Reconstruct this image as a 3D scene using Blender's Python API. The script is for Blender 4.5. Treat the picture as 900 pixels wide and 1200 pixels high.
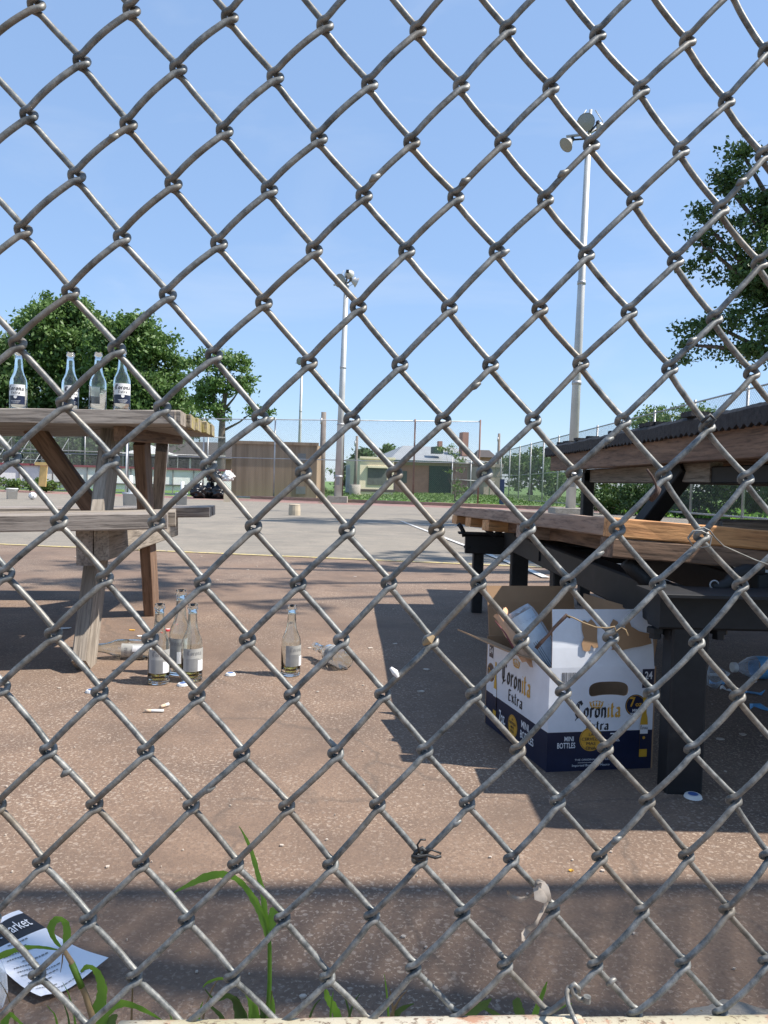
import bpy, bmesh, math, random
import numpy as np
from mathutils import Vector, Matrix
random.seed(7); rng=np.random.default_rng(11)
S=bpy.context.scene
for o in list(bpy.data.objects): bpy.data.objects.remove(o)
COL=S.collection
R=math.radians
# ------------------------------------------------------------------ camera
CH=0.55; PITCH=R(2.2); ROLL=0.028; FPX=900.0
cp,sp=math.cos(PITCH),math.sin(PITCH)
Fw=Vector((0,cp,-sp)); Up0=Vector((0,sp,cp)); Rt0=Vector((1,0,0))
cr,sr=math.cos(ROLL),math.sin(ROLL)
CX=Rt0*cr+Up0*sr; CY=-Rt0*sr+Up0*cr
cam_d=bpy.data.cameras.new('camera'); cam=bpy.data.objects.new('camera',cam_d); COL.objects.link(cam)
cam_d.sensor_fit='VERTICAL'; cam_d.sensor_height=36; cam_d.lens=27
cam_d.clip_start=0.02; cam_d.clip_end=3000
M=Matrix((( CX.x,CY.x,-Fw.x,0),(CX.y,CY.y,-Fw.y,0),(CX.z,CY.z,-Fw.z,CH),(0,0,0,1)))
cam.matrix_world=M
S.camera=cam
# ------------------------------------------------------------------ light
SUN_EL=52.0; SH_AZ=7.0     # shadows run towards -X, slightly +Y
w=bpy.data.worlds.new('World'); S.world=w; w.use_nodes=True
nt=w.node_tree; bg=nt.nodes['Background']
sky=nt.nodes.new('ShaderNodeTexSky'); sky.sky_type='NISHITA'; sky.sun_disc=False
sky.sun_elevation=R(SUN_EL); sky.sun_rotation=R(90+SH_AZ); sky.altitude=0; sky.air_density=1.0; sky.dust_density=0.1; sky.ozone_density=2.5
tn=nt.nodes.new('ShaderNodeMix'); tn.data_type='RGBA'; tn.blend_type='MULTIPLY'; tn.inputs[0].default_value=1; tn.inputs[7].default_value=(2.25,3.5,5.8,1); tn.blend_type='MIX'; tn.inputs[0].default_value=.55; nt.links.new(sky.outputs[0],tn.inputs[6]); cn=nt.nodes.new('ShaderNodeTexNoise'); cn.inputs['Scale'].default_value=2.2; cn.inputs['Detail'].default_value=7; cn.inputs['Roughness'].default_value=.55; cn.inputs['Distortion'].default_value=.6
ctc=nt.nodes.new('ShaderNodeTexCoord'); cmp_=nt.nodes.new('ShaderNodeMapping'); cmp_.inputs['Scale'].default_value=(1,1,3.2); nt.links.new(ctc.outputs['Generated'],cmp_.inputs[0]); nt.links.new(cmp_.outputs[0],cn.inputs['Vector'])
crp=nt.nodes.new('ShaderNodeMapRange'); crp.inputs[1].default_value=.52; crp.inputs[2].default_value=.80; crp.inputs[4].default_value=.30; nt.links.new(cn.outputs['Fac'],crp.inputs[0])
cm=nt.nodes.new('ShaderNodeMix'); cm.data_type='RGBA'; cm.inputs[7].default_value=(4.6,5.0,5.6,1); nt.links.new(crp.outputs[0],cm.inputs[0]); nt.links.new(tn.outputs[2],cm.inputs[6]); nt.links.new(cm.outputs[2],bg.inputs[0]); bg.inputs[1].default_value=0.11
sl=bpy.data.lights.new('sun','SUN'); sl.energy=4.9; sl.angle=R(0.53); sl.color=(1,0.94,0.86)
so=bpy.data.objects.new('sun',sl); COL.objects.link(so)
Ldir=Vector((-math.cos(R(SUN_EL))*math.cos(R(SH_AZ)), math.cos(R(SUN_EL))*math.sin(R(SH_AZ)), -math.sin(R(SUN_EL))))
so.rotation_euler=Ldir.to_track_quat('-Z','Y').to_euler(); so.location=(6,-1,8)
S.view_settings.view_transform='Standard'; S.view_settings.look='None'; S.view_settings.gamma=1
S.view_settings.exposure=0.72
S.render.resolution_x=768; S.render.resolution_y=1024
# ------------------------------------------------------------------ geometry of the place
def ray(px,py):
    cx=(px-450)/FPX; cy=-(py-600)/FPX
    return CX*cx+CY*cy+Fw
def P(px,py,Y):
    d=ray(px,py); return Vector((0,0,CH))+d*(Y/d.y)
def gz(Y):
    if Y<5: return 0.0
    if Y<31: return -(Y-5)*0.0146
    if Y<50: return -0.38+(Y-31)*0.0095
    return -0.20
def G(px,py,z=0.0):
    d=ray(px,py); Y=0.3
    while Y<400:
        q=Vector((0,0,CH))+d*(Y/d.y)
        if q.z<=gz(Y)+z: return q
        Y*=1.002
    return Vector((0,0,CH))+d*(400/d.y)
# ------------------------------------------------------------------ materials
def mat(name,base=(.5,.5,.5),rough=.6,metal=0.,**k):
    m=bpy.data.materials.new(name); m.use_nodes=True
    b=m.node_tree.nodes['Principled BSDF']
    b.inputs['Base Color'].default_value=(*base,1); b.inputs['Roughness'].default_value=rough; b.inputs['Metallic'].default_value=metal
    for kk,v in k.items(): b.inputs[kk.replace('_',' ')].default_value=v
    return m
def nodes(m): return m.node_tree.nodes, m.node_tree.links, m.node_tree.nodes['Principled BSDF']
def coord(m,src='Object',scale=(1,1,1),attr=None):
    N,L,b=nodes(m)
    mp=N.new('ShaderNodeMapping'); mp.inputs['Scale'].default_value=scale
    if attr:
        a=N.new('ShaderNodeAttribute'); a.attribute_name=attr; L.new(a.outputs['Vector'],mp.inputs[0])
    else:
        t=N.new('ShaderNodeTexCoord'); L.new(t.outputs[src],mp.inputs[0])
    return mp.outputs[0]
def noise(m,vec,scale,detail=6,rough=.55,dist=0.):
    N,L,b=nodes(m); n=N.new('ShaderNodeTexNoise'); n.inputs['Scale'].default_value=scale
    n.inputs['Detail'].default_value=detail; n.inputs['Roughness'].default_value=rough; n.inputs['Distortion'].default_value=dist
    L.new(vec,n.inputs['Vector']); return n.outputs['Fac']
def ramp(m,fac,stops,interp='LINEAR'):
    N,L,b=nodes(m); r=N.new('ShaderNodeValToRGB'); L.new(fac,r.inputs[0]); e=r.color_ramp
    e.interpolation=interp
    while len(e.elements)<len(stops): e.elements.new(.5)
    for el,(p,c) in zip(e.elements,stops):
        el.position=p; el.color=(*c,1) if len(c)==3 else c
    return r.outputs[0]
def mix(m,fac,a,b_,mode='MIX'):
    N,L,b=nodes(m); x=N.new('ShaderNodeMix'); x.data_type='RGBA'; x.blend_type=mode
    for sock,v in ((x.inputs[0],fac),(x.inputs[6],a),(x.inputs[7],b_)):
        if isinstance(v,(int,float)): sock.default_value=v
        elif isinstance(v,tuple): sock.default_value=(*v,1)
        else: L.new(v,sock)
    return x.outputs[2]
def bump(m,h,strength=.3,dist=.01):
    N,L,b=nodes(m); bp=N.new('ShaderNodeBump'); bp.inputs['Strength'].default_value=strength; bp.inputs['Distance'].default_value=dist
    L.new(h,bp.inputs['Height']); L.new(bp.outputs[0],b.inputs['Normal'])
def setc(m,c): N,L,b=nodes(m); L.new(c,b.inputs['Base Color'])
def g3(v): return (v,v,v)

MT={}
# galvanised wire with rust
m=mat('galvanised wire',(.3,.3,.3),.5,.35); v=coord(m,'Object')
a=noise(m,v,14,5,.6); f=noise(m,v,110,7,.72); f2=noise(m,v,420,3,.6)
c=ramp(m,f,[(.34,(.06,.066,.066)),(.47,(.15,.155,.15)),(.60,(.25,.25,.235)),(.74,(.38,.375,.35))])
c=mix(m,ramp(m,a,[(.48,g3(0)),(.66,g3(.55))]),c,(.20,.155,.105))
c=mix(m,ramp(m,f2,[(.64,g3(0)),(.72,g3(.3))]),c,(.42,.42,.39))
setc(m,c); bump(m,f,.35,.0006); MT['wire']=m
# far galvanised metal
m=mat('galvanised pipe',(.42,.42,.42),.5,.4); v=coord(m); c=ramp(m,noise(m,v,3,5),[(.3,(.3,.3,.31)),(.7,(.5,.5,.5))]); setc(m,c); MT['galv']=m
m=mat('rusty pipe',(.2,.12,.09),.8,.1); v=coord(m); c=ramp(m,noise(m,v,4,6),[(.3,(.16,.09,.07)),(.6,(.24,.15,.12)),(.75,(.3,.28,.26))]); setc(m,c); MT['rustpipe']=m
m=mat('chain wire far',(.34,.35,.36),.6,.3); MT['farwire']=m; m.node_tree.nodes['Principled BSDF'].inputs['Base Color'].default_value=(.16,.16,.16,1)
m=mat('dark vinyl chain wire',(.07,.08,.08),.6,0.); MT['darkwire']=m
m=mat('painted steel pole',(.5,.5,.49),.5,.25); v=coord(m); c=ramp(m,noise(m,v,2,4),[(.3,(.42,.42,.41)),(.7,(.56,.56,.55))]); setc(m,c); MT['pole']=m
# bottom rail: peeling cream paint
m=mat('peeling cream paint',(.6,.55,.42),.65); v=coord(m); a=noise(m,v,24,8,.7); f=noise(m,v,170,5,.7); h=noise(m,v,9,3)
c=ramp(m,h,[(.35,(.38,.34,.22)),(.6,(.46,.42,.34))])
c=mix(m,ramp(m,a,[(.50,g3(0)),(.56,g3(.9))]),c,(.36,.19,.12))
c=mix(m,ramp(m,f,[(.55,g3(0)),(.62,g3(1))]),c,(.15,.11,.075)); setc(m,c); bump(m,f,.5,.001); MT['rail']=m
# court: worn red-brown acrylic over asphalt with chips
def court(name,tone,dark,light,redpatch,big=.55):
    m=mat(name,tone,.9); v=coord(m); N,L,b=nodes(m)
    big_=noise(m,v,big,5,.6); mid=noise(m,v,5,6,.65); fine=noise(m,v,110,4,.7)
    c=ramp(m,mid,[(.3,dark),(.55,tone),(.75,light)])
    c=mix(m,ramp(m,big_,[(.42,g3(0)),(.62,g3(.75))]),c,redpatch)
    c=mix(m,ramp(m,noise(m,v,.75,7,.72,.6),[(.50,g3(0)),(.60,g3(.55))]),c,tuple(q*.8 for q in dark))
    c=mix(m,ramp(m,noise(m,v,2.6,6,.7,.3),[(.58,g3(0)),(.66,g3(.35))]),c,light)
    vo=N.new('ShaderNodeTexVoronoi'); vo.inputs['Scale'].default_value=95; L.new(v,vo.inputs['Vector'])
    sel=N.new('ShaderNodeSeparateColor'); L.new(vo.outputs['Color'],sel.inputs[0])
    chip=ramp(m,sel.outputs[0],[(.72,g3(0)),(.78,g3(1))])
    near=ramp(m,vo.outputs['Distance'],[(.28,g3(1)),(.42,g3(0))])
    msk=mix(m,1.0,chip,near,'MULTIPLY')
    wear=ramp(m,noise(m,v,1.9,5,.6),[(.38,g3(.02)),(.62,g3(.75))])
    msk=mix(m,1.0,msk,wear,'MULTIPLY')
    c=mix(m,msk,c,(.38,.31,.25))
    vd=N.new('ShaderNodeTexVoronoi'); vd.inputs['Scale'].default_value=240; L.new(v,vd.inputs['Vector'])
    s2=N.new('ShaderNodeSeparateColor'); L.new(vd.outputs['Color'],s2.inputs[0])
    c=mix(m,ramp(m,s2.outputs[1],[(.7,g3(0)),(.76,g3(.45))]),c,dark)
    n1=noise(m,v,190,3,.6,.5); lt=ramp(m,n1,[(.565,g3(0)),(.62,g3(1))]); dk=ramp(m,noise(m,v,210,3,.6),[(.36,g3(.6)),(.42,g3(0))])
    c=mix(m,dk,c,dark); c=mix(m,mix(m,1.0,lt,wear,'MULTIPLY'),c,(.47,.375,.285))
    # cracks
    vc=N.new('ShaderNodeTexVoronoi'); vc.feature='DISTANCE_TO_EDGE'; vc.inputs['Scale'].default_value=.33
    ds=N.new('ShaderNodeVectorMath'); ds.operation='ADD'; nv=N.new('ShaderNodeTexNoise'); nv.inputs['Scale'].default_value=1.6; nv.inputs['Detail'].default_value=6
    L.new(v,nv.inputs['Vector']); L.new(v,ds.inputs[0]); L.new(nv.outputs['Color'],ds.inputs[1]); L.new(ds.outputs[0],vc.inputs['Vector'])
    c=mix(m,ramp(m,vc.outputs['Distance'],[(.0,g3(.35)),(.004,g3(0))]),c,(.05,.045,.04))
    setc(m,c); bump(m,fine,.55,.004)
    return m
MT['court']=court('worn red-brown court',(.205,.135,.092),(.13,.088,.064),(.25,.168,.115),(.175,.123,.088))
MT['court2']=court('worn red court',(.23,.145,.122),(.15,.115,.11),(.27,.175,.145),(.165,.15,.145),.8)
MT['asphalt']=court('grey worn court',(.235,.205,.162),(.17,.152,.125),(.285,.25,.198),(.20,.177,.145),.35)
MT['redstrip']=court('red court edge',(.27,.14,.12),(.2,.11,.1),(.33,.19,.165),(.26,.17,.15))
def paintm(n,c0):
    m=mat(n,c0,.7); v=coord(m); f=noise(m,v,30,6,.7); c=ramp(m,f,[(.42,(.25,.22,.19)),(.5,c0)]); setc(m,c); return m
MT['yellow']=paintm('yellow line paint',(.55,.43,.17)); MT['white_line']=paintm('white line paint',(.62,.61,.58))
def grassm(n,a,b_,c_):
    m=mat(n,a,.8); v=coord(m); c=ramp(m,noise(m,v,.8,8,.7),[(.3,a),(.5,b_),(.7,c_)]); setc(m,c); return m
MT['grass']=grassm('lawn',(.07,.13,.025),(.11,.19,.04),(.16,.24,.06))
m=mat('blade green',(.12,.25,.03),.5); v=coord(m); c=ramp(m,noise(m,v,25,3),[(.35,(.09,.2,.03)),(.65,(.2,.36,.06))]); setc(m,c)
N_,L_,b_=nodes(m); tr=N_.new('ShaderNodeBsdfTranslucent'); tr.inputs[0].default_value=(.3,.55,.06,1); ms=N_.new('ShaderNodeMixShader'); ms.inputs[0].default_value=.4
L_.new(b_.outputs[0],ms.inputs[1]); L_.new(tr.outputs[0],ms.inputs[2]); L_.new(ms.outputs[0],N_['Material Output'].inputs[0]); MT['blade']=m
MT['drystem']=mat('dry stem',(.28,.2,.11),.8)
def leafm(n,a,b_,c_,tr_=.3):
    m=mat(n,a,.55); v=coord(m); N,L,b=nodes(m)
    c=mix(m,.5,ramp(m,noise(m,v,.9,4,.6),[(.3,a),(.5,b_),(.7,c_)]),ramp(m,noise(m,v,9,3,.6),[(.35,a),(.65,c_)]))
    setc(m,c); t=N.new('ShaderNodeBsdfTranslucent'); L.new(c,t.inputs[0]); ms=N.new('ShaderNodeMixShader'); ms.inputs[0].default_value=tr_
    L.new(b.outputs[0],ms.inputs[1]); L.new(t.outputs[0],ms.inputs[2]); L.new(ms.outputs[0],N['Material Output'].inputs[0]); return m
MT['leafA']=leafm('oak foliage',(.06,.115,.028),(.105,.185,.045),(.16,.26,.07))
MT['leafB']=leafm('bright foliage',(.06,.11,.02),(.10,.17,.035),(.15,.24,.055))
MT['leafC']=leafm('dark foliage',(.035,.075,.02),(.06,.115,.03),(.095,.165,.045),.25)
m=mat('bark',(.12,.09,.07),.9); v=coord(m,'Object',(1,1,.25)); c=ramp(m,noise(m,v,14,6),[(.3,(.06,.045,.035)),(.7,(.17,.13,.10))]); setc(m,c); MT['bark']=m
# wood
def woodm(n,stops,knots=.3,fine=60,moss=False,bs=.5):
    m=mat(n,(.3,.25,.2),.8); N,L,b=nodes(m); v=coord(m,attr='grain',scale=(1.3,14,14)); v2=coord(m,attr='grain',scale=(3,fine,fine)); v3=coord(m,attr='grain',scale=(1,1,1))
    a=noise(m,v,2.2,6,.6,.6); f=noise(m,v2,2.5,5,.7,.3)
    c=ramp(m,a,stops); c=mix(m,ramp(m,f,[(.36,g3(.75)),(.52,g3(0))]),c,tuple(x*.42 for x in stops[0][1]))
    c=mix(m,ramp(m,noise(m,v3,4,4),[(.5,g3(0)),(.8,g3(knots))]),c,stops[0][1])
    if moss:
        c=mix(m,ramp(m,noise(m,v3,22,6,.7),[(.47,g3(0)),(.60,g3(.7))]),c,(.40,.33,.08))
    setc(m,c); bump(m,f,bs,.003); return m
MT['greywood']=woodm('weathered grey wood',[(.25,(.15,.125,.105)),(.5,(.29,.25,.215)),(.75,(.42,.37,.32))])
MT['oldwood']=woodm('weathered brown wood',[(.25,(.16,.13,.10)),(.5,(.30,.255,.205)),(.75,(.46,.40,.33))])
MT['mosswood']=woodm('moss stained wood end',[(.25,(.16,.125,.09)),(.5,(.29,.24,.17)),(.75,(.38,.33,.24))],moss=True)
MT['freshwood']=woodm('fresh cut timber',[(.25,(.42,.19,.075)),(.5,(.66,.34,.14)),(.75,(.80,.50,.24))],.25,40)
MT['plywood']=woodm('pinkish brown board',[(.25,(.27,.17,.12)),(.5,(.37,.255,.185)),(.75,(.44,.32,.235))],.2,40)
MT['brownwood']=woodm('stained brown timber',[(.25,(.11,.065,.04)),(.5,(.20,.12,.075)),(.75,(.30,.19,.12))],.3,40)
m=mat('black painted steel',(.018,.019,.021),.62,0.); v=coord(m); c=ramp(m,noise(m,v,22,6,.7),[(.35,(.006,.0065,.0075)),(.62,(.014,.0145,.016)),(.76,(.045,.04,.036))]); setc(m,c); MT['black']=m
m=mat('black rubber mat',(.03,.03,.034),.8); v=coord(m); f=noise(m,v,60,5,.7); c=ramp(m,f,[(.35,(.010,.010,.011)),(.7,(.04,.038,.04))]); setc(m,c); bump(m,f,.6,.004); MT['rubber']=m
# carton
def carton(n,c0,var=.06,r=.5):
    m=mat(n,c0,r); v=coord(m); f=noise(m,v,12,6,.6); c=ramp(m,f,[(.3,tuple(x*(1-var) for x in c0)),(.7,tuple(min(1,x*(1+var)) for x in c0))]); setc(m,c); return m
MT['ctwhite']=carton('glossy white card',(.70,.72,.76),.10,.35); MT['navy']=carton('navy print',(.013,.018,.045),.25,.3)
MT['kraft']=carton('brown cardboard',(.36,.22,.12),.14,.85); MT['gold']=carton('gold print',(.62,.33,.04),.1,.4)
MT['ink']=mat('black blackletter ink',(.015,.015,.02),.5); MT['whiteink']=mat('white print',(.75,.76,.78),.5)
MT['amber']=mat('printed beer amber',(.6,.34,.03),.4); MT['holedark']=mat('dark inside of carton',(.03,.022,.016),.9)
MT['label']=carton('white paper label',(.70,.70,.69),.07,.6)
MT['oldlabel']=carton('scuffed bottle label',(.36,.36,.34),.3,.6); MT['paper']=carton('receipt paper',(.80,.80,.83),.04,.7); MT['blueplastic']=carton('pale blue printed film',(.58,.68,.80),.35,.2)
MT['orangeplastic']=carton('peach paper',(.60,.34,.19),.12,.5); MT['bluelabel']=carton('blue and white label',(.12,.36,.62),.5,.4)
def glassm(n,c0,r=.02,ior=1.5):
    m=mat(n,c0,r); b=m.node_tree.nodes['Principled BSDF']; b.inputs['Transmission Weight'].default_value=1; b.inputs['IOR'].default_value=ior; return m
MT['glass']=glassm('clear bottle glass',(.95,.98,.96)); MT['beer']=glassm('beer dregs',(.95,.72,.18),.02,1.33)
m=bpy.data.materials.new('thin clear plastic'); m.use_nodes=True; N_=m.node_tree.nodes; L_=m.node_tree.links; b_=N_['Principled BSDF']
b_.inputs['Base Color'].default_value=(.8,.85,.9,1); b_.inputs['Roughness'].default_value=.12
tr=N_.new('ShaderNodeBsdfTransparent'); tr.inputs[0].default_value=(.93,.95,.97,1); fr=N_.new('ShaderNodeLayerWeight'); fr.inputs[0].default_value=.35
rp=N_.new('ShaderNodeMapRange'); rp.inputs[3].default_value=.12; rp.inputs[4].default_value=.85; L_.new(fr.outputs['Facing'],rp.inputs[0])
ms=N_.new('ShaderNodeMixShader'); L_.new(rp.outputs[0],ms.inputs[0]); L_.new(tr.outputs[0],ms.inputs[1]); L_.new(b_.outputs[0],ms.inputs[2]); L_.new(ms.outputs[0],N_['Material Output'].inputs[0]); MT['clearplastic']=m
m=mat('concrete',(.36,.34,.31),.9); v=coord(m); f=noise(m,v,14,8,.7); c=ramp(m,f,[(.3,(.22,.195,.165)),(.55,(.34,.31,.265)),(.75,(.44,.41,.36))]); setc(m,c); bump(m,noise(m,v,40,8,.75),.8,.01); MT['concrete']=m
m=mat('brick',(.25,.13,.1),.9); N_,L_,b_=nodes(m); bt=N_.new('ShaderNodeTexBrick'); bt.inputs['Scale'].default_value=1; bt.inputs['Color1'].default_value=(.40,.19,.14,1); bt.inputs['Color2'].default_value=(.31,.15,.12,1); bt.inputs['Mortar'].default_value=(.3,.26,.23,1)
bt.inputs['Brick Width'].default_value=.24; bt.inputs['Row Height'].default_value=.08; bt.inputs['Mortar Size'].default_value=.01
mp=N_.new('ShaderNodeMapping'); mp.inputs['Rotation'].default_value=(R(90),0,0); tc=N_.new('ShaderNodeTexCoord'); L_.new(tc.outputs['Object'],mp.inputs[0]); L_.new(mp.outputs[0],bt.inputs[0]); setc(m,mix(m,.6,bt.outputs[0],ramp(m,noise(m,tc.outputs['Object'],1.2,5),[(.3,(.30,.15,.115)),(.7,(.42,.23,.17))]))); MT['brick']=m
def flat(n,c0,r=.7,var=.12,sc=3,mtl=0): 
    m=mat(n,c0,r,mtl); v=coord(m); c=ramp(m,noise(m,v,sc,6,.6),[(.3,tuple(x*(1-var) for x in c0)),(.7,tuple(min(1,x*(1+var)) for x in c0))]); setc(m,c); return m
MT['tanwall']=flat('stone grey wall',(.33,.27,.22),.9)
MT['roofgrey']=flat('grey metal roof',(.28,.29,.29),.5,.08,1); MT['cream']=flat('cream metal siding',(.70,.62,.44),.6,.08,1)
MT['dgreen']=flat('dark green paint',(.015,.05,.035),.6,.2); MT['louver']=flat('dark louver',(.09,.10,.09),.8,.25,6)
MT['darkroof']=flat('dark shingle roof',(.065,.055,.05),.9,.25,4); MT['redbrick']=flat('faded red brick',(.40,.20,.155),.9,.15,2)
m=mat('weathered brown container',(.2,.15,.1),.75); v=coord(m,'Object',(2.2,2.2,.12)); c=ramp(m,noise(m,v,1.6,6,.6),[(.3,(.19,.125,.075)),(.5,(.30,.21,.135)),(.7,(.38,.27,.18))]); setc(m,c); MT['container']=m
MT['greypanel']=flat('grey panel',(.2,.2,.2)); MT['boards']=flat('white rink boards',(.82,.82,.8),.6,.1,1.5); MT['maroon']=flat('maroon cap rail',(.2,.05,.06))
MT['whiteplastic']=flat('white plastic',(.68,.68,.66),.5,.08,20); MT['greyplastic']=flat('grey bucket plastic',(.42,.45,.48),.6,.08,10)
MT['ball']=mat('ball white',(.7,.7,.7),.5); MT['bag']=mat('black bin bag',(.012,.012,.014),.28); MT['yellowply']=flat('yellow plywood',(.62,.42,.16),.7,.12,5)
MT['bluepost']=flat('dark blue paint',(.02,.04,.1),.5); MT['polewood']=flat('grey pole wood',(.2,.17,.15),.9,.25,5)
MT['lampgrey']=flat('floodlight housing',(.45,.44,.42),.4,.1,6,.3); MT['lampglass']=mat('floodlight lens',(.27,.27,.25),.3,0.)
MT['red']=mat('red bottle cap',(.5,.03,.03),.4); MT['tan']=mat('cigarette filter',(.55,.42,.30),.8); MT['cloth']=flat('dirty rag',(.36,.31,.26),.9,.3,90)
MT['blackplastic']=mat('black plastic tie',(.02,.02,.02),.5); MT['dirt']=flat('dirt',(.09,.065,.05),1,.4,30); MT['capblue']=mat('cap blue print',(.06,.13,.35),.4)
MT['twig']=mat('dry twig',(.07,.04,.03),.8); MT['chip']=flat('pale litter',(.48,.41,.34),.8); MT['sandy']=flat('sandy gravel',(.45,.38,.28),.9)
# ------------------------------------------------------------------ mesh builder
class MB:
    def __init__(s): s.v=[]; s.f=[]; s.g=[]; s.mi=[]
    def add(s,vs,fs,gr=None,mi=0):
        o=len(s.v); s.v+= [tuple(x) for x in vs]; s.g+=[tuple(x) for x in (gr or vs)]
        s.f+=[tuple(i+o for i in q) for q in fs]; s.mi+=[mi]*len(fs); return s
    def box(s,c,sz,mtx=None,mi=0,bev=0):
        x,y,z=[a/2 for a in sz]; vs=[(i*x,j*y,k*z) for k in(-1,1) for j in(-1,1) for i in(-1,1)]
        fs=[(0,2,3,1),(4,5,7,6),(0,1,5,4),(2,6,7,3),(0,4,6,2),(1,3,7,5)]
        off=Vector(c); gx=max(range(3),key=lambda i:sz[i]); order=[gx]+[i for i in range(3) if i!=gx]; rr=random.random()*7
        gr=[tuple(v_[i]+rr for i in order) for v_ in vs]
        vv=[(mtx@Vector(v_) if mtx else Vector(v_))+off for v_ in vs]
        return s.add(vv,fs,gr,mi)
    def beam(s,p0,p1,wid,thk,side=Vector((1,0,0)),mi=0,rough=0.0,seg=1):
        """plank from p0 to p1; wid measured along 'side' (made square), thk across it"""
        p0=Vector(p0); p1=Vector(p1); d=(p1-p0); L=d.length; d.normalize()
        a=(Vector(side)-d*d.dot(Vector(side))).normalized(); b=d.cross(a); rr=random.random()*9
        c_=min(wid,thk)*.07
        prof=[(-wid/2+c_,-thk/2),(wid/2-c_,-thk/2),(wid/2,-thk/2+c_),(wid/2,thk/2-c_),(wid/2-c_,thk/2),(-wid/2+c_,thk/2),(-wid/2,thk/2-c_),(-wid/2,-thk/2+c_)]
        vs=[];gr=[]
        for k in range(seg+1):
            t=k/seg
            for (u,v_) in prof:
                jit=rough*(random.random()-.5)
                vs.append(p0+d*(L*t)+a*(u+jit)+b*(v_+jit)); gr.append((L*t+rr,u+rr,v_))
        n=8; fs=[]
        for k in range(seg):
            for i in range(n): fs.append((k*n+i,k*n+(i+1)%n,(k+1)*n+(i+1)%n,(k+1)*n+i))
        fs.append(tuple(range(n))[::-1]); fs.append(tuple(seg*n+i for i in range(n)))
        return s.add(vs,fs,gr,mi)
    def tube(s,pts,rad,n=8,cap=True,mi=0):
        pts=[Vector(p) for p in pts]; vs=[];fs=[]; up=None
        for i,p in enumerate(pts):
            t=(pts[min(i+1,len(pts)-1)]-pts[max(i-1,0)]).normalized()
            if up is None:
                up=t.cross(Vector((0,0,1))); 
                if up.length<1e-3: up=t.cross(Vector((1,0,0)))
            up=(up-t*up.dot(t)).normalized(); b=t.cross(up); r=rad[i] if isinstance(rad,(list,tuple)) else rad
            for k in range(n):
                a=2*math.pi*k/n; vs.append(p+(up*math.cos(a)+b*math.sin(a))*r)
        for i in range(len(pts)-1):
            for k in range(n): fs.append((i*n+k,i*n+(k+1)%n,(i+1)*n+(k+1)%n,(i+1)*n+k))
        if cap: fs.append(tuple(range(n))[::-1]); fs.append(tuple((len(pts)-1)*n+k for k in range(n)))
        return s.add(vs,fs,None,mi)
    def lathe(s,prof,c=(0,0,0),mtx=None,n=24,mi=0,close=False):
        vs=[];fs=[]; c=Vector(c)
        for (r,z) in prof:
            for k in range(n):
                a=2*math.pi*k/n; q=Vector((r*math.cos(a),r*math.sin(a),z)); vs.append((mtx@q if mtx else q)+c)
        for i in range(len(prof)-1):
            for k in range(n): fs.append((i*n+k,i*n+(k+1)%n,(i+1)*n+(k+1)%n,(i+1)*n+k))
        if close: fs.append(tuple(range(n))[::-1]); fs.append(tuple((len(prof)-1)*n+k for k in range(n)))
        return s.add(vs,fs,None,mi)
    def ribbon(s,pts,widths,side,fold=.0,mi=0):
        vs=[];fs=[]
        for p,w_ in zip(pts,widths):
            p=Vector(p); sd=Vector(side).normalized()*w_/2; dn=Vector((0,0,-fold*w_))
            vs+= [p-sd-dn,p+dn,p+sd-dn]
        for i in range(len(pts)-1):
            for k in(0,1): fs.append((i*3+k,i*3+k+1,i*3+k+4,i*3+k+3))
        return s.add(vs,fs,None,mi)
    def build(s,name,m,parent=None,smooth=False):
        me=bpy.data.meshes.new(name); me.from_pydata(s.v,[],s.f)
        at=me.attributes.new('grain','FLOAT_VECTOR','POINT'); at.data.foreach_set('vector',np.array(s.g,dtype=np.float32).ravel())
        ms=m if isinstance(m,(list,tuple)) else [m]
        for q in ms: me.materials.append(MT[q] if isinstance(q,str) else q)
        me.polygons.foreach_set('material_index',s.mi)
        me.polygons.foreach_set('use_smooth',[smooth]*len(me.polygons)); me.update()
        o=bpy.data.objects.new(name,me); COL.objects.link(o)
        if parent:
            o.parent=parent; o.matrix_parent_inverse=parent_inv(parent)
        return o
def parent_inv(p):
    mw=Matrix.LocRotScale(p.location,p.rotation_euler,p.scale)
    q=p
    while q.parent: 
        mw=Matrix.LocRotScale(q.parent.location,q.parent.rotation_euler,q.parent.scale)@q.matrix_parent_inverse@mw; q=q.parent
    return mw.inverted()
def tag(o,label=None,cat=None,group=None,kind=None):
    if label: o['label']=label
    if cat: o['category']=cat
    if group: o['group']=group
    if kind: o['kind']=kind
    return o
def thing(name,label,cat,loc=(0,0,0),group=None):
    o=bpy.data.objects.new(name,None); COL.objects.link(o); o.location=loc; o.empty_display_size=.1
    return tag(o,label,cat,group)
def local_thing(name,label,cat,group=None): return thing(name,label,cat,(0,0,0),group)
def copy_tree(o,parent=None):
    c=o.copy(); COL.objects.link(c); c.parent=parent
    for ch in list(o.children): copy_tree(ch,c)
    return c
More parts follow.
